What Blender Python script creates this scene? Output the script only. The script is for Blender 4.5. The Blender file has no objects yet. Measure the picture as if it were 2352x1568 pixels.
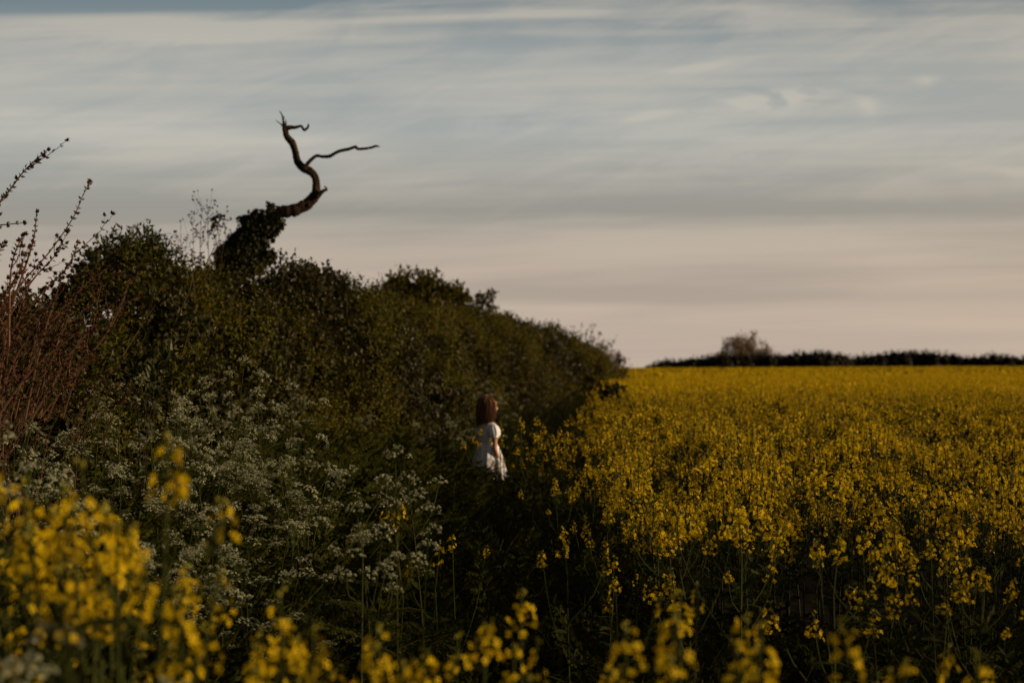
import bpy, bmesh, math, random
import numpy as np
from mathutils import Vector, noise as mnoise

scene = bpy.context.scene
COL = scene.collection
rad = math.radians
# ------------------------------------------------------------------ camera
W0, H0 = 2352.0, 1568.0
FPX = 50.0 / 36.0 * W0
CAMZ = 1.45
HORY = 839.0
TH = math.atan((HORY - H0 / 2) / FPX)
cam = bpy.data.cameras.new('camera')
cam.lens = 50.0; cam.sensor_width = 36.0; cam.clip_start = 0.05; cam.clip_end = 6000
cam.dof.use_dof = True; cam.dof.focus_distance = 6.6; cam.dof.aperture_fstop = 2.9
camo = bpy.data.objects.new('camera', cam); COL.objects.link(camo)
camo.location = (0, 0, CAMZ); camo.rotation_euler = (math.pi / 2 + TH, 0, 0)
scene.camera = camo
scene.view_settings.view_transform = 'Standard'
scene.view_settings.look = 'None'
scene.view_settings.exposure = 0.0
scene.view_settings.gamma = 1.0
scene.render.engine = 'CYCLES'
scene.cycles.max_bounces = 5
scene.cycles.diffuse_bounces = 2
scene.cycles.transparent_max_bounces = 4

def at(px, py, Y):
    cx, cy = (px - W0 / 2) / FPX, (H0 / 2 - py) / FPX
    d = (cx, math.cos(TH) - cy * math.sin(TH), math.sin(TH) + cy * math.cos(TH))
    k = Y / d[1]
    return np.array((d[0] * k, Y, CAMZ + d[2] * k))

# ------------------------------------------------------------------ world: veiled evening sky
SUN_EL, SUN_AZ = 13.0, 97.0      # degrees, azimuth clockwise from the view direction (+Y)
world = bpy.data.worlds.new('World'); scene.world = world; world.use_nodes = True
nt = world.node_tree; nt.nodes.clear()
N = nt.nodes.new; LK = nt.links.new
def val(node, i, v): node.inputs[i].default_value = v
def mth(op, a, b=None, c=None, clamp=False):
    n = N('ShaderNodeMath'); n.operation = op; n.use_clamp = clamp
    for i, q in enumerate((a, b, c)):
        if q is None: continue
        if isinstance(q, (int, float)): n.inputs[i].default_value = q
        else: LK(q, n.inputs[i])
    return n.outputs[0]
def mixc(f, a, b, mode='MIX'):
    n = N('ShaderNodeMix'); n.data_type = 'RGBA'; n.blend_type = mode
    for i, q in ((0, f), (6, a), (7, b)):
        if isinstance(q, (int, float)): n.inputs[i].default_value = q
        elif isinstance(q, tuple): n.inputs[i].default_value = (*q, 1)
        else: LK(q, n.inputs[i])
    return n.outputs[2]
def srgb(r, g, b):
    f = lambda c: (c / 255 / 12.92) if c / 255 <= .04045 else ((c / 255 + .055) / 1.055) ** 2.4
    return (f(r), f(g), f(b))
out = N('ShaderNodeOutputWorld'); bg = N('ShaderNodeBackground'); LK(bg.outputs[0], out.inputs[0])
tc = N('ShaderNodeTexCoord'); sep = N('ShaderNodeSeparateXYZ'); LK(tc.outputs['Generated'], sep.inputs[0])
X, Y, Z = sep.outputs
az = mth('ARCTAN2', X, Y)
hor = mth('SQRT', mth('ADD', mth('MULTIPLY', X, X), mth('MULTIPLY', Y, Y)))
v = mth('DIVIDE', Z, mth('MAXIMUM', hor, 0.05))          # tan of the elevation
v = mth('DIVIDE', v, mth('MAXIMUM', mth('COSINE', az), 0.35))       # parallel cloud bands run straight across the view
vc = mth('MINIMUM', mth('MAXIMUM', v, 0.0), 1.0)
def ramp(fac, stops):
    n = N('ShaderNodeValToRGB'); e = n.color_ramp.elements
    e[0].position, e[0].color = stops[0][0], (*stops[0][1], 1)
    e[1].position, e[1].color = stops[-1][0], (*stops[-1][1], 1)
    for p, c in stops[1:-1]:
        q = e.new(p); q.color = (*c, 1)
    LK(fac, n.inputs[0]); return n.outputs[0]
def ppy(py): return max(0.0, (HORY - py) / FPX) 
clear = ramp(vc, [(0.0, srgb(194, 176, 161)), (ppy(640), srgb(173, 161, 149)), (ppy(480), srgb(156, 153, 145)),
                  (ppy(300), srgb(167, 171, 168)), (ppy(120), srgb(158, 164, 163)), (ppy(0), srgb(118, 133, 140)),
                  (0.42, srgb(88, 94, 94)), (1.0, srgb(66, 69, 68))])
cloud = ramp(vc, [(0.0, srgb(202, 184, 166)), (ppy(640), srgb(200, 182, 165)), (ppy(480), srgb(186, 177, 163)),
                  (ppy(300), srgb(194, 191, 181)), (ppy(100), srgb(188, 184, 174)), (0.42, srgb(130, 126, 116)), (1.0, srgb(96, 94, 87))])
def nz(sx, sy, scale, detail=4, tilt=0.0, rough=0.5, dist=0.0, off=0.0):
    cb = N('ShaderNodeCombineXYZ')
    LK(mth('MULTIPLY', az, sx), cb.inputs[0])
    LK(mth('ADD', mth('MULTIPLY', mth('ADD', vc, mth('MULTIPLY', az, tilt)), sy), off), cb.inputs[1])
    cb.inputs[2].default_value = off
    t = N('ShaderNodeTexNoise'); LK(cb.outputs[0], t.inputs['Vector'])
    val(t, 'Scale', scale); val(t, 'Detail', detail); val(t, 'Roughness', rough); val(t, 'Distortion', dist)
    return t.outputs['Fac']
def sm(x, a, b):
    n = N('ShaderNodeMapRange'); n.interpolation_type = 'SMOOTHSTEP'; LK(x, n.inputs[0])
    val(n, 1, a); val(n, 2, b); return n.outputs[0]
bands = nz(2.2, 34, 1.0, 3, -0.03, 0.55, 0.3, 3.7)
fine = nz(5, 120, 1.0, 4, -0.02, 0.6, 0.5, 11.3)
big = nz(3.5, 11, 1.0, 2, 0.06, 0.5, 0.3, 21.0)
fac = mth('ADD', mth('MULTIPLY', bands, 1.15), mth('ADD', mth('MULTIPLY', fine, 0.55), mth('MULTIPLY', big, 0.75)))
wisp = nz(9, 34, 1.0, 6, -0.22, 0.62, 0.9, 47.0)
fac = mth('ADD', fac, mth('MULTIPLY', mth('MULTIPLY', mth('SUBTRACT', wisp, 0.5), 0.85), sm(v, 0.05, 0.16)))
cf = sm(fac, 0.90, 1.48)
# gaussian cirrus features fixed in the sky: (px, py, half-width, half-height, tilt, amount)
def gauss(px, py, wx, wy, tilt, amt, ragged=0.0):
    a0, v0 = math.atan((px - W0 / 2) / FPX), (HORY - py) / FPX
    da = mth('SUBTRACT', az, a0)
    dv = mth('SUBTRACT', mth('SUBTRACT', v, v0), mth('MULTIPLY', da, tilt))
    e = mth('ADD', mth('POWER', mth('ABSOLUTE', mth('DIVIDE', da, wx / FPX)), 2), mth('POWER', mth('ABSOLUTE', mth('DIVIDE', dv, wy / FPX)), 2))
    g = mth('MULTIPLY', mth('EXPONENT', mth('MULTIPLY', e, -1)), amt)
    if ragged: g = mth('MULTIPLY', g, mth('MULTIPLY', sm(nz(26, 70, 1.0, 4, 0.15, 0.6, 0.6, 31.0), 0.36, 0.62), ragged))
    return g
feat = None
for g in (gauss(950, 42, 500, 11, 0.035, 0.8), gauss(430, 62, 330, 28, -0.04, 0.7), gauss(300, 130, 420, 45, 0.02, 0.3),
          gauss(230, 300, 500, 42, -0.06, 0.5), gauss(560, 345, 500, 45, -0.04, 0.35), gauss(1620, 150, 160, 10, 0.16, 0.55),
          gauss(1790, 225, 130, 26, 0.12, 1.2, 1.0), gauss(1995, 220, 26, 45, -0.4, 0.7, 1.0), gauss(2130, 183, 26, 12, 0.1, 0.8),
          gauss(1480, 268, 70, 12, 0.2, 0.6), gauss(2330, 392, 130, 10, -0.08, 0.5), gauss(1750, 560, 460, 55, 0.0, 0.4), gauss(2330, 90, 420, 90, 0, 0.25),
          gauss(1350, 708, 330, 14, 0, 0.5), gauss(2150, 600, 420, 60, 0, 0.30), gauss(1350, 20, 700, 25, 0, .2), gauss(2250,745,300,14,0,.4)):
    feat = g if feat is None else mth('ADD', feat, g)
dark = None
for g in (gauss(230, 4, 520, 24, 0.02, 1.8), gauss(1700, 478, 700, 17, 0.01, 0.6), gauss(500, 235, 600, 30, -0.03, 0.28),
          gauss(1650, 680, 900, 20, 0, 0.45), gauss(1450, 110, 350, 35, 0.05, 0.25), gauss(1950, 215, 500, 40, 0, 0.2), gauss(300,480,600,45,0,.3)):
    dark = g if dark is None else mth('ADD', dark, g)
cf2 = mth('SUBTRACT', mth('ADD', mth('MULTIPLY', cf, 0.78), feat), dark, clamp=True)
veil = mixc(cf2, clear, cloud)
# slight warmth towards the sun side, low down
warm = mth('MULTIPLY', sm(az, 0.0, 1.0), mth('SUBTRACT', 1.0, sm(v, 0.05, 0.5)))
veil = mixc(mth('MULTIPLY', warm, 0.5), veil, (0.62, 0.47, 0.30))
sky = N('ShaderNodeTexSky'); sky.sky_type = 'NISHITA'; sky.sun_disc = False
sky.sun_elevation = rad(SUN_EL); sky.sun_rotation = rad(SUN_AZ); sky.dust_density = 2.0
skd = N('ShaderNodeVectorMath'); skd.operation = 'SCALE'; LK(sky.outputs[0], skd.inputs[0]); skd.inputs['Scale'].default_value = 0.06
behind = mth('SUBTRACT', 1.0, mth('MULTIPLY', sm(mth('MULTIPLY', Y, -1), -0.55, 0.6), 0.22))      # sky behind the view dimmed to cut its fill light
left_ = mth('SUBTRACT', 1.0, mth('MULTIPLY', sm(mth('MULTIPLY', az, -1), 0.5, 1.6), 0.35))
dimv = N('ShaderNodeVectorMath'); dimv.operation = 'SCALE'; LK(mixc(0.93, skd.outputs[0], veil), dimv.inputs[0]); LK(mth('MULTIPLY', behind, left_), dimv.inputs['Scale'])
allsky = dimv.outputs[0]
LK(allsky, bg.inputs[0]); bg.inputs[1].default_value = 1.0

sun = bpy.data.lights.new('sun', 'SUN'); sun.energy = 4.1; sun.angle = rad(1.5); sun.color = (1.0, 0.74, 0.46)
suno = bpy.data.objects.new('sun', sun); COL.objects.link(suno)
sd = Vector((math.sin(rad(SUN_AZ)) * math.cos(rad(SUN_EL)), math.cos(rad(SUN_AZ)) * math.cos(rad(SUN_EL)), math.sin(rad(SUN_EL))))
suno.rotation_euler = sd.to_track_quat('Z', 'Y').to_euler(); suno.location = (30, 0, 20)

# ------------------------------------------------------------------ helpers
def tag(o, label=None, cat=None, group=None, kind=None):
    if label: o['label'] = label
    if cat: o['category'] = cat
    if group: o['group'] = group
    if kind: o['kind'] = kind
    return o
def empty(name, loc=(0, 0, 0), rz=0.0):
    o = bpy.data.objects.new(name, None); COL.objects.link(o)
    o.empty_display_size = 0.1; o.location = loc; o.rotation_euler = (0, 0, rz); return o

class Geo:
    """triangles and quads (a triangle has -1 as its fourth corner) with material numbers"""
    def __init__(s):
        s.V, s.F, s.M, s.n = [], [], [], 0
    def add(s, V, F, m=0):
        V = np.asarray(V, float).reshape(-1, 3); F = np.asarray(F, int).reshape(-1, 4)
        F = np.where(F < 0, -1, F + s.n); s.V.append(V); s.F.append(F)
        s.M.append(np.full(len(F), m, int) if np.isscalar(m) else np.asarray(m)); s.n += len(V); return s
    def arr(s):
        if not s.V: return np.zeros((0, 3)), np.zeros((0, 4), int), np.zeros(0, int)
        return np.concatenate(s.V), np.concatenate(s.F), np.concatenate(s.M)
    def addg(s, g, off=(0, 0, 0), m=None):
        V, F, M = g.arr() if isinstance(g, Geo) else g
        return s.add(V + np.asarray(off), F, M if m is None else m)
    def scatter(s, T, R, P, S, m=0):
        """copies of a template (V, F) with rotations R, places P and sizes S"""
        TV, TF = T; n = len(P)
        if n == 0: return s
        S = np.asarray(S, float); S = S.reshape(n, 1, 1) if S.ndim == 1 else S.reshape(n, 1, 3)
        V = np.einsum('nij,nkj->nki', R, TV[None] * S) + P[:, None]
        off = (np.arange(n) * len(TV))[:, None, None]
        F = np.where(TF[None] < 0, -1, TF[None] + off)
        return s.add(V.reshape(-1, 3), F.reshape(-1, 4), m)
    def mesh(s, name, mats, smooth=False):
        V, F, M = s.arr(); me = bpy.data.meshes.new(name)
        tri = F[:, 3] < 0; tot = np.where(tri, 3, 4); keep = np.ones(F.shape, bool); keep[:, 3] = ~tri
        loops = F[keep]; start = np.concatenate(([0], np.cumsum(tot)[:-1])) if len(tot) else tot
        me.vertices.add(len(V)); me.vertices.foreach_set('co', V.astype(np.float32).ravel())
        me.loops.add(len(loops)); me.loops.foreach_set('vertex_index', loops.astype(np.int32))
        me.polygons.add(len(F)); me.polygons.foreach_set('loop_start', start.astype(np.int32))
        for q in (mats if isinstance(mats, (list, tuple)) else [mats]): me.materials.append(q)
        me.polygons.foreach_set('material_index', M.astype(np.int32))
        me.polygons.foreach_set('use_smooth', np.full(len(F), smooth))
        me.update(calc_edges=True); me.validate(); return me
    def build(s, name, mats, parent=None, smooth=False, link=True):
        o = bpy.data.objects.new(name, s.mesh(name, mats, smooth))
        if link: COL.objects.link(o)
        if parent: o.parent = parent
        return o

def unit(a): return a / np.maximum(np.linalg.norm(a, axis=-1, keepdims=True), 1e-9)
def frames(Xd, ref):
    Xd = unit(np.asarray(Xd, float)); ref = np.asarray(ref, float)
    Zd = ref - (ref * Xd).sum(-1, keepdims=True) * Xd
    bad = np.linalg.norm(Zd, axis=-1) < 1e-3
    Zd[bad] = np.cross(Xd[bad], (0.3, 0.5, 0.8)); Zd = unit(Zd)
    return np.stack((Xd, np.cross(Zd, Xd), Zd), axis=2)
def rnddir(rng, n, up=0.0):
    a = rng.normal(size=(n, 3)); a = unit(a); a[:, 2] += up; return unit(a)
def tube(pts, radii, sides=5, rng=None, rough=0.0, cap=True, lobes=0.0):
    P = np.asarray(pts, float); n = len(P); r = np.asarray(radii, float)
    if r.ndim == 0: r = np.full(n, float(r))
    T = unit(np.gradient(P, axis=0)); ref = np.array((0.31, 0.9, 0.27)); V = []
    for i in range(n):
        a = unit(np.cross(T[i], ref)); b = np.cross(T[i], a)
        ang = np.arange(sides) * 2 * math.pi / sides
        rr = np.full(sides, r[i])
        if rng is not None and rough: rr = rr * (1 + rng.normal(size=sides) * rough + lobes * (np.sin(3 * ang + i * .16) + .6 * np.sin(5 * ang - i * .11)))
        V.append(P[i] + (np.cos(ang) * rr)[:, None] * a + (np.sin(ang) * rr)[:, None] * b)
    V = np.concatenate(V); F = []
    for i in range(n - 1):
        for k in range(sides):
            k2 = (k + 1) % sides
            F.append((i * sides + k, i * sides + k2, (i + 1) * sides + k2, (i + 1) * sides + k))
    if cap:
        V = np.concatenate((V, P[-1:] + T[-1:] * r[-1] * .5)); c = len(V) - 1; b = (n - 1) * sides
        F += [(b + k, b + (k + 1) % sides, c, -1) for k in range(sides)]
    return V, np.array(F)
def smoothpath(pts, k=4):
    P = np.asarray(pts, float); n = len(P); o = []
    for i in range(n - 1):
        p0, p1, p2, p3 = P[max(i - 1, 0)], P[i], P[i + 1], P[min(i + 2, n - 1)]
        for j in range(k):
            t = j / k
            o.append(.5 * (2 * p1 + (p2 - p0) * t + (2 * p0 - 5 * p1 + 4 * p2 - p3) * t * t + (3 * p1 - p0 - 3 * p2 + p3) * t ** 3))
    o.append(P[-1]); return np.array(o)
def blade(n, w, bend, fold=0.1):
    """a leaf of unit length along x, 2n faces, midrib folded"""
    V, F = [], []
    for i in range(n + 1):
        t = i / n; hw = w * .5 * math.sin(math.pi * min(1, .08 + t * .92) ** .8) if i < n else 0.0
        z = -bend * t * t
        V += [(t, -hw, z + hw * fold * 2), (t, 0, z), (t, hw, z + hw * fold * 2)]
    for i in range(n):
        a = i * 3; F += [(a, a + 3, a + 4, a + 1), (a + 1, a + 4, a + 5, a + 2)]
    return np.array(V), np.array(F)
LEAF2 = (np.array([(0, 0, 0), (.42, -.34, .07), (1, 0, -.10), (.42, .34, .07)], float), np.array([(0, 1, 2, -1), (0, 2, 3, -1)]))
IVY = (np.array([(0, 0, 0), (.15, -.42, .05), (.5, -.36, .04), (1, 0, -.08), (.5, .36, .04), (.15, .42, .05)], float),
       np.array([(0, 1, 2, -1), (0, 2, 3, -1), (0, 3, 4, -1), (0, 4, 5, -1)]))
LANCE = blade(3, .30, .18)
LONG = blade(4, .16, .35)

def noise3(P, s, off=0.0):
    return np.array([mnoise.noise(Vector((float(p[0]) * s + off, float(p[1]) * s, float(p[2]) * s))) for p in P])
def sst(x):
    x = np.clip(x, 0, 1); return x * x * (3 - 2 * x)
def ground(x, y):
    x = np.asarray(x, float); y = np.asarray(y, float); o = x - .075 * y
    g = .42 * sst((-1.2 - o) / 1.9) - 5.5 * sst((y - 275) / 70)
    return g + .35 * sst((y - 70) / 200) * np.clip((x - .09 * y) / 60, -.4, 1) + .025 * np.sin(x * 2.3 + y * .7) * np.sin(y * 1.9 - x) * (y < 60)

# ------------------------------------------------------------------ materials
def leafmat(name, cols, trans=0.25, rough=0.55, spec=0.25, perobj=0.0):
    m = bpy.data.materials.new(name); m.use_nodes = True; t = m.node_tree; t.nodes.clear()
    o = t.nodes.new('ShaderNodeOutputMaterial'); g = t.nodes.new('ShaderNodeNewGeometry')
    r = t.nodes.new('ShaderNodeValToRGB'); e = r.color_ramp.elements
    e[0].color = (*cols[0], 1); e[1].color = (*cols[-1], 1)
    for i, c in enumerate(cols[1:-1]):
        q = e.new((i + 1) / (len(cols) - 1)); q.color = (*c, 1)
    t.links.new(g.outputs['Random Per Island'], r.inputs[0])
    b = t.nodes.new('ShaderNodeBsdfPrincipled'); t.links.new(r.outputs[0], b.inputs['Base Color'])
    b.inputs['Roughness'].default_value = rough; b.inputs['Specular IOR Level'].default_value = spec
    if trans:
        tr = t.nodes.new('ShaderNodeBsdfTranslucent'); t.links.new(r.outputs[0], tr.inputs[0])
        mx = t.nodes.new('ShaderNodeMixShader'); mx.inputs[0].default_value = trans
        t.links.new(b.outputs[0], mx.inputs[1]); t.links.new(tr.outputs[0], mx.inputs[2]); t.links.new(mx.outputs[0], o.inputs[0])
    else: t.links.new(b.outputs[0], o.inputs[0])
    return m
def noisemat(name, c1, c2, scale, rough=.85, bump=.3, spec=.2, stretch=(1, 1, 1)):
    m = bpy.data.materials.new(name); m.use_nodes = True; t = m.node_tree; b = t.nodes['Principled BSDF']
    tcn = t.nodes.new('ShaderNodeTexCoord'); mp = t.nodes.new('ShaderNodeMapping'); mp.inputs['Scale'].default_value = stretch
    t.links.new(tcn.outputs['Object'], mp.inputs[0])
    n = t.nodes.new('ShaderNodeTexNoise'); n.inputs['Scale'].default_value = scale; n.inputs['Detail'].default_value = 6
    t.links.new(mp.outputs[0], n.inputs['Vector'])
    r = t.nodes.new('ShaderNodeValToRGB'); r.color_ramp.elements[0].color = (*c1, 1); r.color_ramp.elements[1].color = (*c2, 1)
    r.color_ramp.elements[0].position = .35; r.color_ramp.elements[1].position = .65
    t.links.new(n.outputs['Fac'], r.inputs[0]); t.links.new(r.outputs[0], b.inputs['Base Color'])
    b.inputs['Roughness'].default_value = rough; b.inputs['Specular IOR Level'].default_value = spec
    bp = t.nodes.new('ShaderNodeBump'); bp.inputs['Strength'].default_value = bump; bp.inputs['Distance'].default_value = .02
    t.links.new(n.outputs['Fac'], bp.inputs['Height']); t.links.new(bp.outputs[0], b.inputs['Normal'])
    return m
M_SOIL = noisemat('soil', (.022, .014, .008), (.05, .032, .02), 9)
M_BARK = noisemat('dead_wood', (.016, .011, .007), (.055, .032, .018), 14, .9, .9, .1, (1, 1, .3))
M_TWIG = noisemat('twig_bark', (.03, .02, .012), (.06, .04, .025), 30)
M_RED = leafmat('red_twig', [(.11, .052, .028), (.08, .050, .026), (.15, .075, .038)], 0, .6, .2)
M_REDBUD = leafmat('red_bud', [(.085, .022, .016), (.11, .035, .022), (.06, .035, .014), (.05, .045, .014)], .2, .5, .2)
M_BRLEAF = leafmat('bronze_leaf', [(.07, .06, .016), (.12, .065, .02), (.06, .07, .018)], .25)
M_STEM = leafmat('green_stem', [(.030, .038, .007), (.044, .050, .010)], 0, .75, .08)
M_RLEAF = leafmat('rape_leaf', [(.024, .030, .006), (.038, .044, .009), (.022, .026, .006)], .2, .75, .08)
M_PETAL = leafmat('yellow_petal', [(.68, .46, .005), (.76, .54, .006), (.62, .40, .004)], .32, .6, .1)
M_BUD = leafmat('flower_bud', [(.35, .30, .02), (.22, .22, .03)], .1)
M_UMB = leafmat('white_floret', [(.38, .39, .24), (.50, .49, .34), (.24, .28, .13)], .3, .7, .1)
M_FERN = leafmat('fern_leaf', [(.024, .029, .005), (.042, .047, .007), (.066, .066, .010)], .25, .8, .06)
M_HEDGE = leafmat('hedge_leaf', [(.020, .020, .003), (.045, .044, .005), (.12, .108, .010), (.028, .028, .004), (.085, .078, .008), (.020, .018, .003)], .38, .5, .12)
M_HEDGE2 = leafmat('mixed_hedge_leaf', [(.030, .032, .004), (.092, .088, .009), (.105, .070, .012), (.045, .045, .005)], .38, .55, .12)
M_FRESH = leafmat('fresh_leaf', [(.085, .080, .006), (.16, .14, .010), (.06, .055, .006), (.13, .095, .010)], .38, .5, .12)
M_DARKLEAF = leafmat('dark_leaf', [(.018, .020, .004), (.035, .034, .006), (.05, .032, .009)], .25, .45, .2)
M_SHADECORE = noisemat('shade_core', (.004, .0035, .001), (.008, .0065, .002), 6, .95, .6, 0.0)  # near-black so leaf gaps look deep: shade put into the colour
M_IVY = leafmat('ivy_leaf', [(.014, .016, .004), (.030, .031, .006), (.022, .018, .005)], .15, .5, .2)
M_GLOSS = leafmat('glossy_leaf', [(.022, .025, .005), (.038, .042, .008)], .2, .4, .3)
M_BROWN = leafmat('dry_leaf', [(.06, .035, .015), (.10, .06, .03), (.045, .035, .015)], .2)
M_GRASS = leafmat('grass_blade', [(.020, .024, .005), (.034, .036, .007), (.045, .038, .012)], .2, .8, .06)
M_WOOD = leafmat('far_crown', [(.030, .026, .012), (.050, .040, .020), (.035, .034, .016)], .2)
M_FARTREE = leafmat('spring_crown', [(.20, .12, .06), (.24, .16, .08), (.15, .09, .045)], .3)
M_STRAW = leafmat('straw', [(.25, .17, .12), (.12, .08, .05), (.32, .24, .18)], .1, .5, .3)

# ------------------------------------------------------------------ setting: ground
ys = np.concatenate((np.arange(-8, 30, .35), np.geomspace(30.2, 400, 60), np.geomspace(430, 4500, 14)))
xs = np.concatenate((-np.geomspace(4000, 22, 14), np.arange(-20, 20.1, .4), np.geomspace(22, 4000, 14)))
GX, GY = np.meshgrid(xs, ys); GZ = ground(GX, GY)
nx, ny = len(xs), len(ys); idx = np.arange(nx * ny).reshape(ny, nx)
gf = np.stack((idx[:-1, :-1], idx[:-1, 1:], idx[1:, 1:], idx[1:, :-1]), -1).reshape(-1, 4)
g = Geo(); g.add(np.stack((GX, GY, GZ), -1).reshape(-1, 3), gf)
tag(g.build('ground', M_SOIL, smooth=True), kind='structure')

# ------------------------------------------------------------------ rapeseed
def flower(detail):
    V, F = [], []
    if detail == 2:
        for k in range(4):
            a = k * math.pi / 2; c, s = math.cos(a), math.sin(a)
            for (l, w, z) in ((.12, 0, 0), (.62, -.42, .10), (1.0, 0, .02), (.62, .42, .10)):
                V.append((l * c - w * s, l * s + w * c, z))
            F.append((4 * k, 4 * k + 1, 4 * k + 2, 4 * k + 3))
    else:
        for k in range(2):
            b = len(V)
            if k: V += [(-.95, -.3, .05), (.95, -.3, .1), (.95, .3, .1), (-.95, .3, .05)]
            else: V += [(-.3, -.95, .1), (.3, -.95, .05), (.3, .95, .05), (-.3, .95, .1)]
            F.append((b, b + 1, b + 2, b + 3))
    return np.array(V, float), np.array(F)
FLW = {1: flower(1), 2: flower(2)}
DIA = (np.array([(0, 0, 0), (.5, .35, 0), (.5, -.17, .3), (.5, -.17, -.3), (1, 0, 0)], float),
       np.array([(0, 1, 2, -1), (0, 2, 3, -1), (0, 3, 1, -1), (4, 2, 1, -1), (4, 3, 2, -1), (4, 1, 3, -1)]))
def raceme(rng, detail, size=1.0):
    g = Geo(); n = {2: int(rng.integers(11, 28)), 1: int(rng.integers(8, 17)), 0: 4}[detail]
    L = rng.uniform(.05, .11) * size
    if detail:
        t = rng.uniform(0, 1, n) ** .8; a = rng.uniform(0, 2 * math.pi, n); rr = (.010 + .016 * np.sqrt(t)) * size * rng.uniform(.8, 1.25, n)
        P = np.stack((np.cos(a) * rr, np.sin(a) * rr, -t * L), 1)
        d = np.stack((np.cos(a), np.sin(a), .9 - t * .5), 1) + rng.normal(size=(n, 3)) * .25
        R = frames(rnddir(rng, n), d)
        g.scatter(FLW[detail], R, P, rng.uniform(.0075, .0098, n) * size, 0)
        m = 7 if detail == 2 else 3
        g.scatter(DIA, frames(rnddir(rng, m, 1.5), rnddir(rng, m)), rng.normal(size=(m, 3)) * .004 * size + (0, 0, .004), np.full(m, .008 * size), 1)
    else:
        P = rng.normal(size=(n, 3)) * (.018, .018, .03) - (0, 0, L * .5)
        g.scatter((LEAF2[0] - (.5, 0, 0), LEAF2[1]), frames(rnddir(rng, n), rnddir(rng, n, .8)), P, rng.uniform(.04, .06, n), 0)
    return g, L
def rape(seed, detail, nb=None, nh=1.0):
    """one unit-high plant: stem, leaves, heads [(place, geo)]"""
    rng = np.random.default_rng(seed); st, lv, heads = Geo(), Geo(), []
    few = nb is not None and nb < 4; nb = nb or int(rng.integers(5, 9)); sides = 5 if detail == 2 else 3
    lean = rng.normal(size=2) * .03
    main = np.array([(lean[0] * t * t, lean[1] * t * t, t) for t in np.linspace(0, 1, 6)])
    main[1:-1, :2] += rng.normal(size=(4, 2)) * .008
    st.add(*tube(main, np.linspace(.006, .0022, 6), sides), 0)
    ends = [(main[-1], 1.15)]
    a0 = rng.uniform(0, 6.28)
    for k in range(nb):
        t0 = rng.uniform(.38, .84); a = a0 + k * 2.4; p0 = np.array((lean[0] * t0 * t0, lean[1] * t0 * t0, t0))
        top = rng.uniform(max(t0 + .10, .88 if few else .74), .98); out_ = (top - t0) * rng.uniform(.30, .60) + .02
        p2 = p0 + (math.cos(a) * out_, math.sin(a) * out_, top - t0); p1 = (p0 + p2) / 2 + (math.cos(a) * .03, math.sin(a) * .03, -.02)
        pts = np.array([p0, p1, p2]) if detail < 2 else smoothpath([p0, p1, p2], 3)
        st.add(*tube(pts, np.linspace(.003, .0015, len(pts)), 4 if detail == 2 else 3), 0); ends.append((p2, rng.uniform(.7, 1.05)))
        for _ in range(2 if detail else 0):                                   # stalk leaf and pods
            q = p0 + (p2 - p0) * rng.uniform(0, .8); d = rnddir(rng, 1, .6)
            lv.scatter(LANCE, frames(d, rnddir(rng, 1, 1.5)), q[None], [rng.uniform(.04, .08)], 0)
    for (p, s) in ends:
        if rng.random() > nh: continue
        r, L = raceme(rng, detail, s * (.88 if few else 1)); heads.append((p, r))
        if detail == 2:                                                       # thin pods under the flowers
            m = int(rng.integers(4, 9)); a = rng.uniform(0, 6.28, m); z = -L - rng.uniform(.0, .12, m)
            P = np.stack((a * 0, a * 0, z), 1) + p; d = np.stack((np.cos(a), np.sin(a), a * 0 + .7), 1)
            lv.scatter((LANCE[0] * (1, .28, 1), LANCE[1]), frames(d, rnddir(rng, m)), P, rng.uniform(.02, .045, m), 0)
    m = {2: 12, 1: 9, 0: 3}[detail]; t = rng.uniform(.05, .7, m); a = rng.uniform(0, 6.28, m)
    P = np.stack((lean[0] * t * t, lean[1] * t * t, t), 1); d = np.stack((np.cos(a), np.sin(a), rng.uniform(-.1, .9, m)), 1)
    lv.scatter(LANCE if detail else LEAF2, frames(d, (0, 0, 1) + rng.normal(size=(m, 3)) * .3), P, (.16 - .10 * t) * rng.uniform(.8, 1.2, m), 0)
    return st, lv, heads
def flat(plant, name, mats):
    st, lv, heads = plant; g = Geo(); g.addg(st, m=0); g.addg(lv, m=1)
    for p, r in heads:
        V, F, M = r.arr(); g.add(V + p, F, M + 2)
    return g.build(name, mats, link=False)
RAPEMATS = [M_STEM, M_RLEAF, M_PETAL, M_BUD]

def copy_tree(o, parent=None):
    c = o.copy(); COL.objects.link(c); c.parent = parent
    for ch in PROTO[o.name]:
        d = ch.copy(); COL.objects.link(d); d.parent = c
    return c
PROTO, USED = {}, set()
def plant_thing(name, plant, stem_m, leaf_m, head_name, head_mats):
    st, lv, heads = plant; root = empty(name); ch = []
    ch.append(st.build('stem', stem_m, root)); ch.append(lv.build('leaves', leaf_m, root))
    for p, r in heads:
        h = r.build(head_name, head_mats, root); h.location = p; ch.append(h)
        if head_mats[0] is M_UMB: h.rotation_euler = (rs.gauss(0, .30), rs.gauss(0, .30), 0)
    PROTO[root.name] = ch; return root
def place(proto, x, y, z, s, rz, label, cat, group, sz=None):
    if proto.name not in USED: USED.add(proto.name); o = proto
    else: o = copy_tree(proto)
    o.location = (x, y, z); o.rotation_euler = (0, 0, rz); o.scale = (s, s, sz or s)
    return tag(o, label, cat, group)

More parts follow.
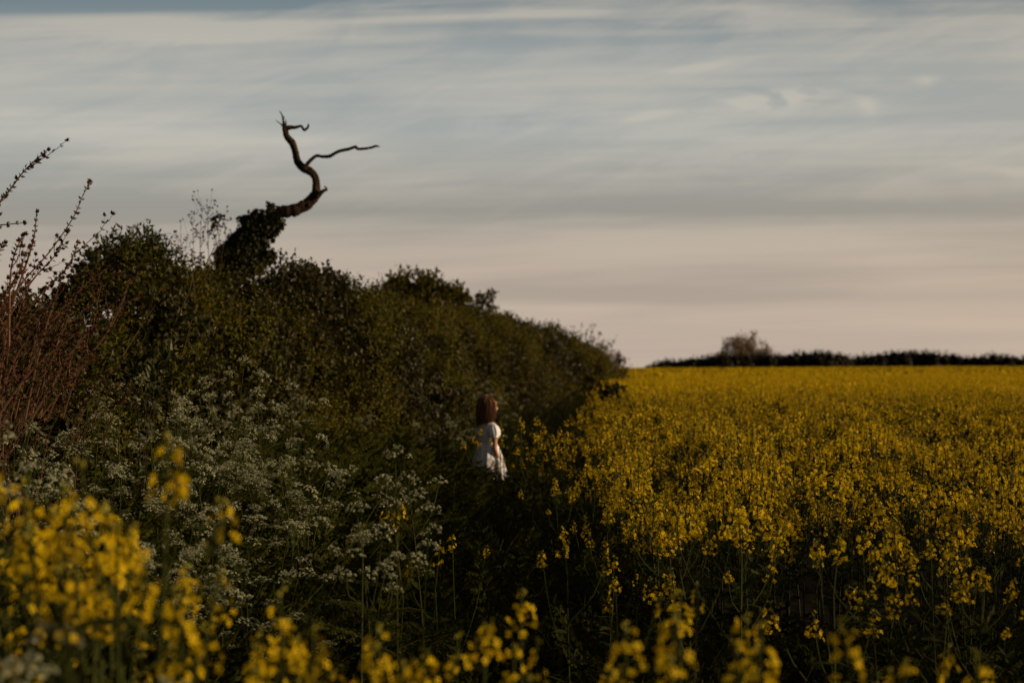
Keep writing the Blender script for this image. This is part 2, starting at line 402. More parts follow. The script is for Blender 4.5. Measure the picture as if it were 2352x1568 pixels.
def instancer(name, P, scl, rot, idx, templates, sxy=None):
    """ONE object that spreads template plants over its points"""
    me = bpy.data.meshes.new(name); me.vertices.add(len(P)); me.vertices.foreach_set('co', np.asarray(P, np.float32).ravel())
    sc = np.asarray(scl, float)
    if sc.ndim == 1: sc = np.repeat(sc[:, None], 3, 1)
    me.attributes.new('scl', 'FLOAT_VECTOR', 'POINT').data.foreach_set('vector', sc.astype(np.float32).ravel())
    me.attributes.new('rot', 'FLOAT_VECTOR', 'POINT').data.foreach_set('vector', np.asarray(rot, np.float32).ravel())
    me.attributes.new('idx', 'INT', 'POINT').data.foreach_set('value', np.asarray(idx, np.int32))
    o = bpy.data.objects.new(name, me); COL.objects.link(o)
    ng = bpy.data.node_groups.new(name, 'GeometryNodeTree')
    ng.interface.new_socket('Geometry', in_out='INPUT', socket_type='NodeSocketGeometry')
    ng.interface.new_socket('Geometry', in_out='OUTPUT', socket_type='NodeSocketGeometry')
    gi, go = ng.nodes.new('NodeGroupInput'), ng.nodes.new('NodeGroupOutput')
    gti = ng.nodes.new('GeometryNodeGeometryToInstance')
    for t in reversed(templates):
        oi = ng.nodes.new('GeometryNodeObjectInfo'); oi.inputs['Object'].default_value = t; oi.transform_space = 'ORIGINAL'
        ng.links.new(oi.outputs['Geometry'], gti.inputs[0])
    iop = ng.nodes.new('GeometryNodeInstanceOnPoints')
    def attr(n, t):
        a = ng.nodes.new('GeometryNodeInputNamedAttribute'); a.data_type = t; a.inputs['Name'].default_value = n
        return [s for s in a.outputs if s.enabled][0]
    ng.links.new(gi.outputs[0], iop.inputs['Points']); ng.links.new(gti.outputs[0], iop.inputs['Instance'])
    iop.inputs['Pick Instance'].default_value = True
    ng.links.new(attr('idx', 'INT'), iop.inputs['Instance Index'])
    ng.links.new(attr('rot', 'FLOAT_VECTOR'), iop.inputs['Rotation'])
    ng.links.new(attr('scl', 'FLOAT_VECTOR'), iop.inputs['Scale'])
    ng.links.new(iop.outputs[0], go.inputs[0])
    md = o.modifiers.new('plants', 'NODES'); md.node_group = ng
    return o

rs = random.Random(5)
rape_protos = [plant_thing('rapeseed_plant', rape(100 + i, 2, nb=None if i < 12 else 1 + (i % 3 == 0) if i < 18 else 2), M_STEM, M_RLEAF, 'flower_head', [M_PETAL, M_BUD]) for i in range(24)]

# foreground plants out of focus: (px, py of the top flower head, distance, label)
RG = 'blurred rapeseed plants in the foreground'
hero = [
 (305, 1022, 2.3, 'tallest blurred rapeseed plant of the left foreground, its head alone above the white umbels'),
 (635, 1362, 2.35, 'blurred rapeseed plant with one big round yellow head at lower left centre'),
 (415, 1335, 2.7, 'blurred rapeseed plant with a narrow upright head left of the big round head'),
 (722, 1440, 2.3, 'blurred rapeseed plant with wide yellow head right of the big round head'),
 (1195, 1370, 2.9, 'blurred rapeseed plant standing alone over the bare path, lower centre'),
 (1100, 1447, 2.5, 'blurred rapeseed plant with two fat heads just left below the lone path plant'),
 (925, 1455, 2.5, 'blurred rapeseed plant near the bottom edge, between path and big round head'),
 (1000, 1535, 2.2, 'blurred rapeseed plant cut by the bottom edge left of the path centre'),
 (1205, 1500, 2.6, 'blurred rapeseed plant at the bottom edge right below the lone path plant'),
 (2040, 1440, 2.3, 'blurred rapeseed plant with a hooked yellow head at lower right'),
 (1580, 1370, 3.0, 'blurred rapeseed plant with small scattered heads at the dark field corner'),
 (1740, 1430, 2.6, 'blurred rapeseed plant with stacked heads between the field corner and hooked head'),
 (1695, 1475, 2.4, 'blurred rapeseed plant at the bottom edge beneath the field corner'),
 (2290, 1530, 2.1, 'blurred rapeseed plant in the bottom right corner'),
 (1505, 1530, 2.3, 'small blurred rapeseed plant touching the bottom edge right of the path'),
 (315, 1180, 2.5, 'blurred rapeseed plant whose long yellow head ends the dense left cluster'),
 (85, 1118, 2.6, 'highest blurred rapeseed plant of the dense clump at the left edge'),
 (8, 1072, 2.8, 'blurred rapeseed plant half cut off by the left edge of the view'),
]
dense = [(150, 1130), (40, 1165), (190, 1140), (120, 1185), (230, 1180), (275, 1215), (165, 1205), (55, 1220), (20, 1200), (100, 1235), (320, 1235),
         (210, 1235), (260, 1250), (150, 1260), (30, 1280), (310, 1395), (245, 1400), (180, 1330), (70, 1330), (120, 1350), (520, 1370), (555, 1385),
         (490, 1405), (470, 1440), (600, 1425), (665, 1430), (690, 1470), (650, 1510), (600, 1495), (560, 1450), (735, 1500), (440, 1500), (400, 1480), (300, 1480),
         (660, 1540), (620, 1550), (520, 1540), (340, 1540), (180, 1440), (60, 1430), (250, 1520), (860, 1500), (895, 1530), (1130, 1540), (960, 1500), (1060, 1545), (180, 1070)]
denser = [(1630, 1430), (1725, 1500), (1760, 1530), (1850, 1530), (1620, 1500), (1560, 1440), (1690, 1540), (1950, 1520), (2080, 1540), (2200, 1550), (1800, 1470), (1880, 1420),
          (2150, 1480), (2330, 1450), (2250, 1400), (1440, 1500), (1420, 1440), (1480, 1480), (1900, 1550), (2000, 1560)]
rs = random.Random(5)
n_rape = 0
def put_rape(px, py, d, label, group, sparse=True):
    global n_rape
    p = at(px, py, d); g0 = float(ground(p[0], p[1])) ; h = p[2] - g0
    s = max(.8, min(1.15, h)); place(rape_protos[(12 if sparse is True else 18) + n_rape % 6] if sparse else rape_protos[n_rape % 12], p[0], p[1], g0, s, rs.uniform(0, 6.28), label, 'rapeseed plant', group, sz=h); n_rape += 1
for px, py, d, lab in hero: put_rape(px, py, d, lab, RG)
for px, py in dense[:12] + [(270, 1180), (190, 1250)] + dense[17::3]:
    d = rs.uniform(2.2, 3.1)
    put_rape(px, py, d, 'blurred yellow rapeseed plant among the crowd filling the lower left corner', 'rapeseed crowd in the lower left corner', 2 if px < 400 else True)
for px, py in denser[::4]:
    put_rape(px, py, rs.uniform(2.1, 3.0), 'blurred sparse rapeseed plant in the dark lower right foreground', 'sparse rapeseed in the dark lower right')
# stragglers by the girl
strag = [(1103, 985, 12.4, 'thin rapeseed plant rising in front of the girl\'s back'),
         (1085, 1003, 12.2, 'short thin rapeseed plant in front of the girl\'s left elbow'),
         (1145, 982, 12.3, 'rapeseed plant in front of the girl\'s right arm'),
         (1150, 1010, 11.8, 'leafy rapeseed plant covering the right side of the girl\'s skirt'),
         (1167, 1050, 11.5, 'low rapeseed plant at the girl\'s hem on the right')]
for a in strag: put_rape(*a, None)
for (px, py) in [(1203, 960), (1190, 1000), (1235, 978), (1215, 1010), (1255, 1000), (1275, 985), (1290, 1020), (1180, 1030), (1240, 1030), (1265, 1045), (1220, 1050), (1300, 1050), (1228, 995), (1250, 1020), (1282, 1005), (1205, 1035), (1195, 975), (1270, 1010), (1310, 1000), (1240, 960)]:
    put_rape(px, py, rs.uniform(10.8, 12.6), 'loose rapeseed plant between the girl and the dense field edge', 'loose rapeseed right of the girl')
for (px, py) in [(930, 1150), (925, 1255), (985, 1250), (1115, 1265), (1050, 1235), (1190, 1200), (1310, 1220), (1330, 1290), (1400, 1280), (1260, 1240), (1420, 1330), (1230, 1290)][::2]:
    d = rs.uniform(4.6, 5.6); p = at(px, py, d)
    put_rape(px, py, d, 'small self-sown rapeseed plant with few flowers beside the dark path', 'small rapeseed beside the path')

# the field
rng = np.random.default_rng(77)
def edge(y): return np.interp(y, [2, 3.5, 4.5, 6, 8, 10, 14, 300], [.9, .35, .16, .02, -.12, -.30, -.35, -.5])
def band(y0, y1, dens, extra=6.0):
    w = .37 * y1 + extra - (-1 + .0 * y1); n = int(dens * (y1 - y0) * (w + 1))
    y = rng.uniform(y0, y1, n); x = rng.uniform(-1, .37 * y1 + extra, n)
    o = x - .075 * y; k = (o > edge(y) + rng.normal(size=n) * .12) & (x < .37 * y + extra)
    return x[k], y[k]
FX, FY = [], []
for a in ((4.5, 5.4, 11, 5), (5.4, 6, 16, 5), (6, 10, 19, 5), (10, 20, 20, 5), (20, 40, 13, 4)):
    x, y = band(*a); FX.append(x); FY.append(y)
FX, FY = np.concatenate(FX), np.concatenate(FY)
# plants in patches: thin the crop where a slow noise is low
nzv = noise3(np.stack((FX, FY * .6, FX * 0), 1), 1.1, 3.0)
k = rng.uniform(0, 1, len(FX)) < np.clip(.74 + nzv * 1.5, .12, 1); FX, FY, nzv = FX[k], FY[k], nzv[k]
HT = (.93 + .10 * noise3(np.stack((FX, FY, FX * 0), 1), .9, 9.0) + rng.normal(size=len(FX)) * .075 + .05 * (FY > 15)).clip(.68, 1.14)
HT *= np.interp(FX - .075 * FY - edge(FY), [-.3, 0, .5], [.82, .88, 1.0])
order = np.argsort(FY + 100 * ((FX > .37 * FY + .3)))
FX, FY, HT = FX[order], FY[order], HT[order]
n_ind = 300 - n_rape
def field_words(x, y):
    px = x / y * FPX + W0 / 2
    a = ('beside the dark path', 'left of the field middle', 'right of the field middle', 'towards the right edge of view')[int(np.searchsorted((1520, 1800, 2100), px))]
    b, c = (('front row', 'in the sparse front row') if y < 5.6 else ('rows behind', 'behind the front row'))
    return f'rapeseed plant {c}, {a}', 'rapeseed plant', f'rapeseed in the {b} {a}'
nf = len(FX)
for i in range(n_ind):
    place(rape_protos[int(rng.integers(12))], FX[i], FY[i], float(ground(FX[i], FY[i])), min(1.1, HT[i] * 1.05), float(rng.uniform(0, 6.28)),
          *field_words(FX[i], FY[i]), sz=HT[i])
mid_t = [flat(rape(200 + i, 1), 'rape_template', RAPEMATS) for i in range(10)]
low_t = [flat(rape(300 + i, 0, nb=6), 'rape_template', RAPEMATS) for i in range(6)]
near_t = [flat(rape(150 + i, 2), 'rape_template', RAPEMATS) for i in range(8)]
def clump(seed):
    r = np.random.default_rng(seed); g = Geo(); n = 52
    P = np.stack((r.uniform(-.7, .7, n), r.uniform(-.7, .7, n), .55 + .42 * r.uniform(0, 1, n) ** .6), 1)
    g.scatter((LEAF2[0] - (.5, 0, 0), LEAF2[1]), frames(rnddir(r, n), rnddir(r, n, .5)), P, r.uniform(.12, .22, n) , 2)
    m = 24; P = np.stack((r.uniform(-.7, .7, m), r.uniform(-.7, .7, m), r.uniform(.3, .92, m)), 1)
    g.scatter((LEAF2[0] - (.5, 0, 0), LEAF2[1]), frames(rnddir(r, m, 1.5), rnddir(r, m)), P, r.uniform(.2, .35, m), 1)
    return g.build('rape_clump_template', RAPEMATS, link=False)
clumps = [clump(400 + i) for i in range(6)]
temps = near_t + mid_t + low_t + clumps
FX, FY, HT = FX[n_ind:], FY[n_ind:], HT[n_ind:]
ii = np.where(FY < 11, rng.integers(0, 8, len(FX)), np.where(FY < 26, 8 + rng.integers(0, 10, len(FX)), 18 + rng.integers(0, 6, len(FX))))
P = np.stack((FX, FY, ground(FX, FY)), 1); S = np.stack((HT, HT, HT), 1)
x, y = band(40, 90, 8, 3); k = np.ones(len(x), bool)
P2 = np.stack((x, y, ground(x, y)), 1); s2 = rng.normal(size=len(x)) * .05 + .98
x3, y3 = [], []
for a in ((60, 120, .9, 3), (120, 290, .7, 3)):
    q, w = band(*a); x3.append(q); y3.append(w)
x3, y3 = np.concatenate(x3), np.concatenate(y3); s3 = rng.normal(size=len(x3)) * .06 + .92
PP = np.concatenate((P, P2, np.stack((x3, y3, ground(x3, y3)), 1)))
SS = np.concatenate((S, np.repeat(s2[:, None], 3, 1), np.repeat(s3[:, None], 3, 1)))
II = np.concatenate((ii, 18 + rng.integers(0, 6, len(x)), 24 + rng.integers(0, 6, len(x3))))
RR = np.stack((rng.normal(size=len(PP)) * .05, rng.normal(size=len(PP)) * .05, rng.uniform(0, 6.28, len(PP))), 1)
# join geometry order is not relied upon inside a class: the classes are separate objects of one look, so keep them in ONE list
fo = instancer('rapeseed_field', PP, SS, RR, II, temps)
tag(fo, 'dense yellow rapeseed crop stretching from the right foreground to the horizon', 'rapeseed crop', kind='stuff')

# ------------------------------------------------------------------ cow parsley
def umbel(rng, s=1.0):
    g = Geo(); nr = int(rng.integers(7, 11)); R0 = .036 * s
    for k in range(nr):
        a = k * 2.399 + rng.uniform(-.2, .2); q = math.sqrt((k + .5) / nr); r = R0 * q
        c = np.array((math.cos(a) * r, math.sin(a) * r, .034 * s * (1 - .75 * q * q) + rng.uniform(-.005, .005)))
        g.add(*tube([(0, 0, -.008), c * .55 + (0, 0, .003), c], .0006, 3, cap=False), 1)
        m = 15; b = rng.uniform(0, 6.28, m); u = np.sqrt(rng.uniform(0, 1, m)) * .0090 * s
        P = np.stack((np.cos(b) * u, np.sin(b) * u, (.008 - u * u * 100) * s), 1) + c
        g.scatter((np.array([(-.5, -.5, 0), (.5, -.5, 0), (.5, .5, 0), (-.5, .5, 0)]), np.array([(0, 1, 2, 3)])),
                  frames(rnddir(rng, m), rnddir(rng, m, 2.0)), P, rng.uniform(.0032, .0050, m) * s, 0)
    return g
def frond():
    V, F = [], []; g = Geo()
    for i in range(9):
        t = .12 + i * .098; L = .34 * (1 - t * .75)
        for sgn in (-1, 1):
            for j in range(6):
                u = (j + .6) / 6 * L; w = .062 * (1 - j * .10)
                p = np.array((t + u * .55, sgn * u, -.12 * t - .1 * u)); 
                for q in (-1, 1):
                    d = np.array((.8 * q * .6 + .35, sgn * .75, -.1 + .35 * math.sin(7 * i + 3 * j + q))); d = d / np.linalg.norm(d)
                    pr = np.cross(d, (0, 0, 1)) * .3
                    V4 = [p, p + d * w * .5 + pr * w, p + d * w, p + d * w * .5 - pr * w]
                    g.add(V4, [(0, 1, 2, 3)], 0)
    g.add(*tube([(0, 0, 0), (.5, 0, -.03), (1, 0, -.13)], (.008, .006, .003), 3), 0)
    V, F, M = g.arr(); return V, F
FROND = frond()
def parsley(seed, nb=None, narrow=False):
    rng = np.random.default_rng(seed); st, lv, heads = Geo(), Geo(), []
    lean = rng.normal(size=2) * (.045 if narrow else .07); f = lambda t: np.array((lean[0] * t * t, lean[1] * t * t, t))
    st.add(*tube([f(t) for t in np.linspace(0, 1, 6)], np.linspace(.005, .0018, 6), 4), 0)
    heads.append((f(1.0), umbel(rng, 1.2)))
    for k in range(nb or int(rng.integers(4, 7))):
        t0 = rng.uniform(.55, .88) if narrow else rng.uniform(.22, .85); a = rng.uniform(0, 6.28) ; p0 = f(t0); L = rng.uniform(.35, .95) * (1.05 - t0)
        d = np.array((math.cos(a) * .55, math.sin(a) * .55, .85)); p2 = p0 + d * L; p1 = p0 + d * L * .5 + (math.cos(a) * .02, math.sin(a) * .02, -.01)
        st.add(*tube(smoothpath([p0, p1, p2], 2), .0016, 3), 0); heads.append((p2, umbel(rng, rng.uniform(.9, 1.25))))
        for _ in range(int(rng.integers(0, 2))):
            q = p0 + (p2 - p0) * rng.uniform(.3, .6); a2 = a + rng.uniform(-1.5, 1.5); e = q + np.array((math.cos(a2) * .6, math.sin(a2) * .6, .8)) * rng.uniform(.07, .16)
            st.add(*tube([q, (q + e) / 2 + (0, 0, -.004), e], .0011, 3), 0); heads.append((e, umbel(rng, rng.uniform(.7, 1.0))))
        lv.scatter(FROND, frames(np.array([[math.cos(a + .5), math.sin(a + .5), .3]]), np.array([[0, 0, 1.0]])), p0[None], [rng.uniform(.12, .24)], 0)
    m = 5; a = rng.uniform(0, 6.28, m); t = rng.uniform(.08, .5, m)
    P = np.stack([f(q) for q in t]); d = np.stack((np.cos(a), np.sin(a), rng.uniform(.2, .8, m)), 1)
    lv.scatter(FROND, frames(d, np.tile((0, 0, 1.0), (m, 1)) + rng.normal(size=(m, 3)) * .2), P, rng.uniform(.2, .34, m), 0)
    return st, lv, heads
cp_protos = [plant_thing('cow_parsley', parsley(500 + i), M_STEM, M_FERN, 'flower_head', [M_UMB, M_STEM]) for i in range(10)]
cp_sparse = [plant_thing('cow_parsley', parsley(540 + i, 3, True), M_STEM, M_FERN, 'flower_head', [M_UMB, M_STEM]) for i in range(4)]
n_cp = 0
def put_cp(px, py, d, label, group=None):
    global n_cp
    p = at(px, py, d); g0 = float(ground(p[0], p[1])); h = max(.3, p[2] - g0 - .02)
    place(cp_sparse[n_cp % 4], p[0], p[1], g0, min(1.1, max(.75, h)), rs.uniform(0, 6.28), label, 'cow parsley', group, sz=h); n_cp += 1
for a in [(915, 1045, 4.8, 'cow parsley with the highest white umbels of the sharp group left of the path'),
          (985, 1105, 4.9, 'cow parsley with umbels spread to the right, nearest the dark path'),
          (865, 1165, 4.6, 'cow parsley in the middle of the sharp group left of the path'),
          (965, 1170, 4.7, 'cow parsley with low umbels on the right of the sharp group'),
          (830, 1235, 4.4, 'cow parsley with crowded umbels at the lower left of the sharp group'),
          (835, 1310, 4.5, 'lowest cow parsley of the sharp group, drooping over the dark ground'),
          (530, 832, 8.2, 'tallest cow parsley, its umbel standing against the dark hedge'),
          (612, 862, 8.0, 'tall cow parsley right of the tallest one, against the hedge'),
          (668, 892, 8.4, 'slim cow parsley at the right end of the tall ones under the hedge'),
          (372, 872, 7.4, 'cow parsley beside the broad leaved sapling'),
          (30, 1490, 2.1, 'strongly blurred cow parsley in the bottom left corner'),
          (80, 1535, 2.0, 'strongly blurred cow parsley touching the bottom edge at far left'),
          (5, 1000, 3.6, 'blurred cow parsley cut off by the left edge of the view'),
          (60, 1100, 4.2, 'soft cow parsley behind the left rapeseed clump')]: put_cp(*a)
def drift_words(px, d):
    a = 'at the left under the red bush' if px < 250 else ('in the middle of the drift' if px < 520 else 'at the right end of the drift')
    b = 'front' if d < 6.2 else ('central' if d < 8 else 'back')
    return f'white cow parsley, {b} rows, {a}', 'cow parsley', f'cow parsley, {b} rows, {a}'
# the drift on the verge: tops follow the drawn outline of the mass
rng = np.random.default_rng(9)
def cp_top(px): return np.interp(px, [0, 100, 200, 300, 420, 520, 640, 740, 800], [880, 850, 845, 870, 895, 900, 935, 1010, 1120])
k = 0
while k < 100:
    d = float(rng.uniform(4.4, 9.8)) ; o = float(rng.uniform(-3.1, -1.25)); x = o + .075 * d; px = x / d * FPX + W0 / 2
    if px < -60 or px > 720: continue
    h = float(rng.uniform(.62, 1.02)) * (1.0 if d > 5.5 else .9); g0 = float(ground(x, d)); py = HORY - (g0 + h - CAMZ) / d * FPX
    if py < cp_top(px): continue
    place(cp_protos[k % 10], x, d, g0, float(rng.uniform(.85, 1.1)), float(rng.uniform(0, 6.28)),
          *drift_words(px, d), sz=h).rotation_euler = (rs.gauss(0, .09), rs.gauss(0, .09), rs.uniform(0, 6.28)); k += 1
k = 0
while k < 34:
    d = float(rng.uniform(10.5, 24)); o = float(rng.uniform(-2.9, -1.35)); x = o + .075 * d; h = float(rng.uniform(.6, 1.0)) * (.8 + .012 * d)
    if abs(x + .25) < .35 and d < 14.2: continue
    place(cp_protos[k % 10], x, d, float(ground(x, d)), 1.0, float(rng.uniform(0, 6.28)),
          'soft greenish cow parsley plant at the hedge foot around the girl', 'cow parsley', 'cow parsley at the hedge foot by the girl', sz=h); k += 1

# ------------------------------------------------------------------ undergrowth and path weeds (nobody could count them)
def tuft(seed, kind):
    r = np.random.default_rng(seed); g = Geo()
    if kind == 'grass':
        n = 14; a = r.uniform(0, 6.28, n); d = np.stack((np.cos(a), np.sin(a), r.uniform(1, 3.5, n)), 1)
        g.scatter((blade(4, .035, .45)), frames(d, np.stack((np.cos(a + 1), np.sin(a + 1), a * 0 + .4), 1)), r.normal(size=(n, 3)) * (.02, .02, 0), r.uniform(.15, .42, n), 0)
    elif kind == 'weed':
        for q in range(3):
            b = r.normal(size=2) * .05; h = r.uniform(.12, .4); m = int(10 * h / .2); t = np.linspace(.15, 1, m); a = np.arange(m) * 2.4
            g.add(*tube([(b[0], b[1], 0), (b[0] * 1.4, b[1] * 1.4, h)], .002, 3), 0)
            P = np.stack((b[0] * (1 + .4 * t), b[1] * (1 + .4 * t), t * h), 1); d = np.stack((np.cos(a), np.sin(a), a * 0 + .3), 1)
            g.scatter(LANCE, frames(d, np.tile((0, 0, 1.), (m, 1)) + r.normal(size=(m, 3)) * .3), P, (1.15 - t) * r.uniform(.06, .1, m), 0)
    elif kind == 'fern':
        n = 6; a = r.uniform(0, 6.28, n); d = np.stack((np.cos(a), np.sin(a), r.uniform(.4, 2.2, n)), 1)
        g.scatter(FROND, frames(d, np.tile((0, 0, 1.), (n, 1))), r.normal(size=(n, 3)) * (.03, .03, .0) + (0, 0, .02), r.uniform(.28, .5, n), 0)
    elif kind == 'low':
        n = 9; a = r.uniform(0, 6.28, n); d = np.stack((np.cos(a), np.sin(a), r.uniform(.1, .8, n)), 1)
        g.scatter(LANCE, frames(d, np.tile((0, 0, 1.), (n, 1)) + r.normal(size=(n, 3)) * .2), r.normal(size=(n, 3)) * (.02, .02, 0) + (0, 0, .01), r.uniform(.06, .16, n), 0)
    else:
        n = 4; d = rnddir(r, n, .1); g.scatter((blade(2, .03, .1)), frames(d, rnddir(r, n, 1)), r.normal(size=(n, 3)) * (.1, .1, .0) + (0, 0, .015), r.uniform(.03, .12, n), 0)
    return g.build('undergrowth_template', {'grass': M_GRASS, 'weed': M_FERN, 'fern': M_FERN, 'low': M_RLEAF, 'straw': M_STRAW}[kind], link=False)
uts = [tuft(i, q) for q in ('grass', 'weed', 'fern', 'low', 'straw') for i in range(4)]
rng = np.random.default_rng(31)
def region(n, y0, y1, o0, o1, kinds, smin, smax):
    y = y0 + (y1 - y0) * rng.uniform(0, 1, n); o = rng.uniform(o0, o1, n); x = o + .075 * y
    c = rng.choice(len(kinds), n); ids = np.array([kinds[q] * 4 + rng.integers(4) for q in c])
    s = rng.uniform(smin, smax, n)
    return np.stack((x, y, ground(x, y)), 1), s, ids
G_, WD, FN, LW, SR = 0, 1, 2, 3, 4
sets = [region(3600, 3.4, 14, -3.6, -1.3, (G_, WD, FN, FN, FN, WD), .7, 1.6),
        region(2600, 3.0, 14, -1.5, .3, (WD, WD, LW, FN, SR), .45, 1.1),
        region(1100, 2.0, 6.5, -1.6, 2.6, (G_, WD, G_, FN, FN), .5, 1.1),
        region(2600, 13.6, 28, -3.6, -.35, (G_, WD, FN, G_, WD), .6, 1.3),
        region(1800, 28, 62, -3.6, -.3, (G_, WD, G_), .9, 1.8),
        region(1500, 8.5, 14, -1.3, -.30, (WD, WD, LW, FN, G_), .6, 1.2),
        region(420, 12.2, 13.3, -1.7, -.8, (G_, WD, G_), .8, 1.25),
        region(700, 1.8, 3.6, -1.5, -.1, (G_, WD, FN), .8, 1.6),
        region(800, 6, 11, -1.4, .2, (SR, LW, SR), .5, 1.0)]
P = np.concatenate([a[0] for a in sets]); S = np.concatenate([a[1] for a in sets]); I = np.concatenate([a[2] for a in sets])
R = np.stack((rng.normal(size=len(P)) * .12, rng.normal(size=len(P)) * .12, rng.uniform(0, 6.28, len(P))), 1)
tag(instancer('undergrowth', P, S, R, I, uts), 'dark grass, weeds and ferny leaves covering the path and the verge', 'undergrowth', kind='stuff')

# ------------------------------------------------------------------ hedge sections
SPR_N = 9
def hedge(name, pts, label, cat, mat, leafT, dens, lsize, spr, depth=2.2, lump=.32, seed=0, twigs=0, group=None, lumps2=1.0):
    """pts: (px of the face, distance, py of the crest)"""
    rng = np.random.default_rng(seed); pts = np.array(pts, float); n = len(pts)
    Fp = np.array([at(p[0], HORY, p[1])[:2] for p in pts])
    Tn = unit(np.gradient(Fp, axis=0)); In = np.stack((-Tn[:, 1], Tn[:, 0]), 1)          # into the hedge (left, away)
    if In[:, 0].mean() > 0: In = -In
    top = np.array([at(p[0], p[2], p[1])[2] for p in pts]); Fp = Fp - In * depth * .5
    seg = np.concatenate(([0], np.cumsum(np.linalg.norm(np.diff(Fp, axis=0), axis=1))))
    def surf(s, a, disp=0.0):
        fx = np.interp(s, seg, Fp[:, 0]); fy = np.interp(s, seg, Fp[:, 1]); ix = np.interp(s, seg, In[:, 0]); iy = np.interp(s, seg, In[:, 1])
        tz = np.interp(s, seg, top); g0 = ground(fx, fy)
        ca, sa = np.cos(a), np.sin(a); u = depth * .5 * (1 - np.sign(ca) * np.abs(ca) ** .8); hz = (tz - g0) * np.abs(sa) ** .75
        P = np.stack((fx + ix * u, fy + iy * u, g0 + hz), 1)
        Nn = unit(np.stack((-ix * ca, -iy * ca, sa), 1))
        lm = noise3(P, .42, seed * 2.3 + 1) * lump * 1.3 + noise3(P, 1.15, seed * 3.1) * lump + noise3(P, 2.9, seed * 1.7 + 5) * lump * .5 * lumps2
        lm = np.where(sa > .75, np.minimum(lm, .10) - .10, lm)
        return P + Nn * (lm + disp)[:, None], Nn, lm
    root = empty(name, (float(Fp[0, 0]), float(Fp[0, 1]), float(ground(*Fp[0])))); off = -np.array(root.location)
    # added dark core, its near-black colour stands in for shade between leaves
    ns, na = max(8, int(seg[-1] / .35)), 14
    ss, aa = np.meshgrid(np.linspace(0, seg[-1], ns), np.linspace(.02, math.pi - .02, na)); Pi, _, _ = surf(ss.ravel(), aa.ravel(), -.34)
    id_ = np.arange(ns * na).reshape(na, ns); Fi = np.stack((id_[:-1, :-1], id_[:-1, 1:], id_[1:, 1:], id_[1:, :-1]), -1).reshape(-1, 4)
    gi = Geo(); gi.add(Pi + off, Fi); gi.build('shade_core', M_SHADECORE, root, smooth=True)
    # sprays of leaves
    m = int(dens * seg[-1] * 4.2); s = rng.uniform(0, seg[-1], m); a = rng.beta(1.15, 1.5, m) * math.pi * .86 + .03
    P, Nn, lm = surf(s, a, 0.0); P = P + Nn * (rng.uniform(-.20, .05, m))[:, None]
    cl = noise3(P, 2.6, 7.7) + .6 * noise3(P, 6.0, 1.7); keep = rng.uniform(-.36, .30, m) < cl; P, Nn, cl = P[keep], Nn[keep], cl[keep]; m = len(P)
    D = unit(Nn + rng.normal(size=(m, 3)) * .45 + (0, 0, .55)); Ls = spr * rng.uniform(.5, 1.3, m)
    g, gt = Geo(), Geo()
    pv = noise3(P, .75, seed * 9.1) + .5 * noise3(P, 1.9, seed * 4.4) + rng.normal(size=m) * .10; patch = np.where(pv > .20, 1, np.where(pv < -.12, 2, 0))
    for j in range(SPR_N):
        t = (j + .5) / SPR_N; side = rnddir(rng, m); d = unit(D * .6 + side); sz = lsize * rng.uniform(.6, 1.25, m) * (1.15 - .4 * t) * np.array((1, .82, 1.25))[patch]
        Fr = frames(d, Nn + rng.normal(size=(m, 3)) * .6); Q = P + D * (Ls * t)[:, None] + off + side * .02
        for kk in range(3):
            q = patch == kk; g.scatter(leafT if kk != 1 else LEAF2, Fr[q], Q[q], sz[q], kk)
    g.build('leaves', [mat, M_FRESH, M_DARKLEAF], root)
    for j in range(twigs):
        s0 = rng.uniform(0, seg[-1]); a0 = rng.uniform(.3, 1.25); p, nn, _ = surf(np.array([s0]), np.array([a0]), -.1); L = rng.uniform(.2, .5)
        d = unit(nn[0] + rng.normal(size=3) * .5 + (0, 0, .7)); q = p[0] + d * L + rng.normal(size=3) * .08
        gt.add(*tube(smoothpath([p[0], (p[0] + q) / 2 + rng.normal(size=3) * .05, q], 2) + off, (.007, .006, .005, .004, .002), 3), 0)
    if twigs: gt.build('twigs', M_BROWN, root)['kind'] = 'stuff'
    return tag(root, label, cat, group)
hedge('hedge', [(-60, 7.6, 870), (60, 8.0, 840), (140, 8.6, 760), (180, 9.0, 680), (235, 9.5, 620), (300, 10, 608), (380, 10.8, 602), (460, 11.6, 580), (540, 12.4, 578), (620, 13.2, 612),
                (700, 14.2, 642), (780, 15.4, 674), (830, 16.4, 704), (865, 17.4, 745), (890, 18.4, 800), (900, 19.2, 855)], 'near part of the hedge, overgrown with ivy leaves under the leaning dead tree', 'hedge', M_HEDGE, IVY, 460, .037, .16, 1.7, .36, 1, 60)
hedge('hedge', [(770, 20, 700), (830, 22, 694), (900, 24, 698), (980, 26, 712), (1050, 28.5, 728), (1085, 30, 722), (1118, 31.5, 738), (1150, 33.5, 745), (1180, 36, 785), (1200, 38, 830)],
      'middle part of the hedge behind the girl, darker green with a rounded crest', 'hedge', M_HEDGE2, LEAF2, 230, .060, .25, 2.2, .50, 2, 40)
hedge('hedge', [(1100, 40, 742), (1140, 42, 740), (1175, 43.5, 760), (1210, 45, 750), (1245, 46.5, 760), (1272, 48, 790), (1300, 50, 792), (1325, 51.5, 812), (1338, 52.5, 832), (1344, 53.5, 860)],
      'far brownish end of the hedge where it meets the yellow field', 'hedge', M_HEDGE2, LEAF2, 110, .10, .35, 3.0, .6, 3, 40)

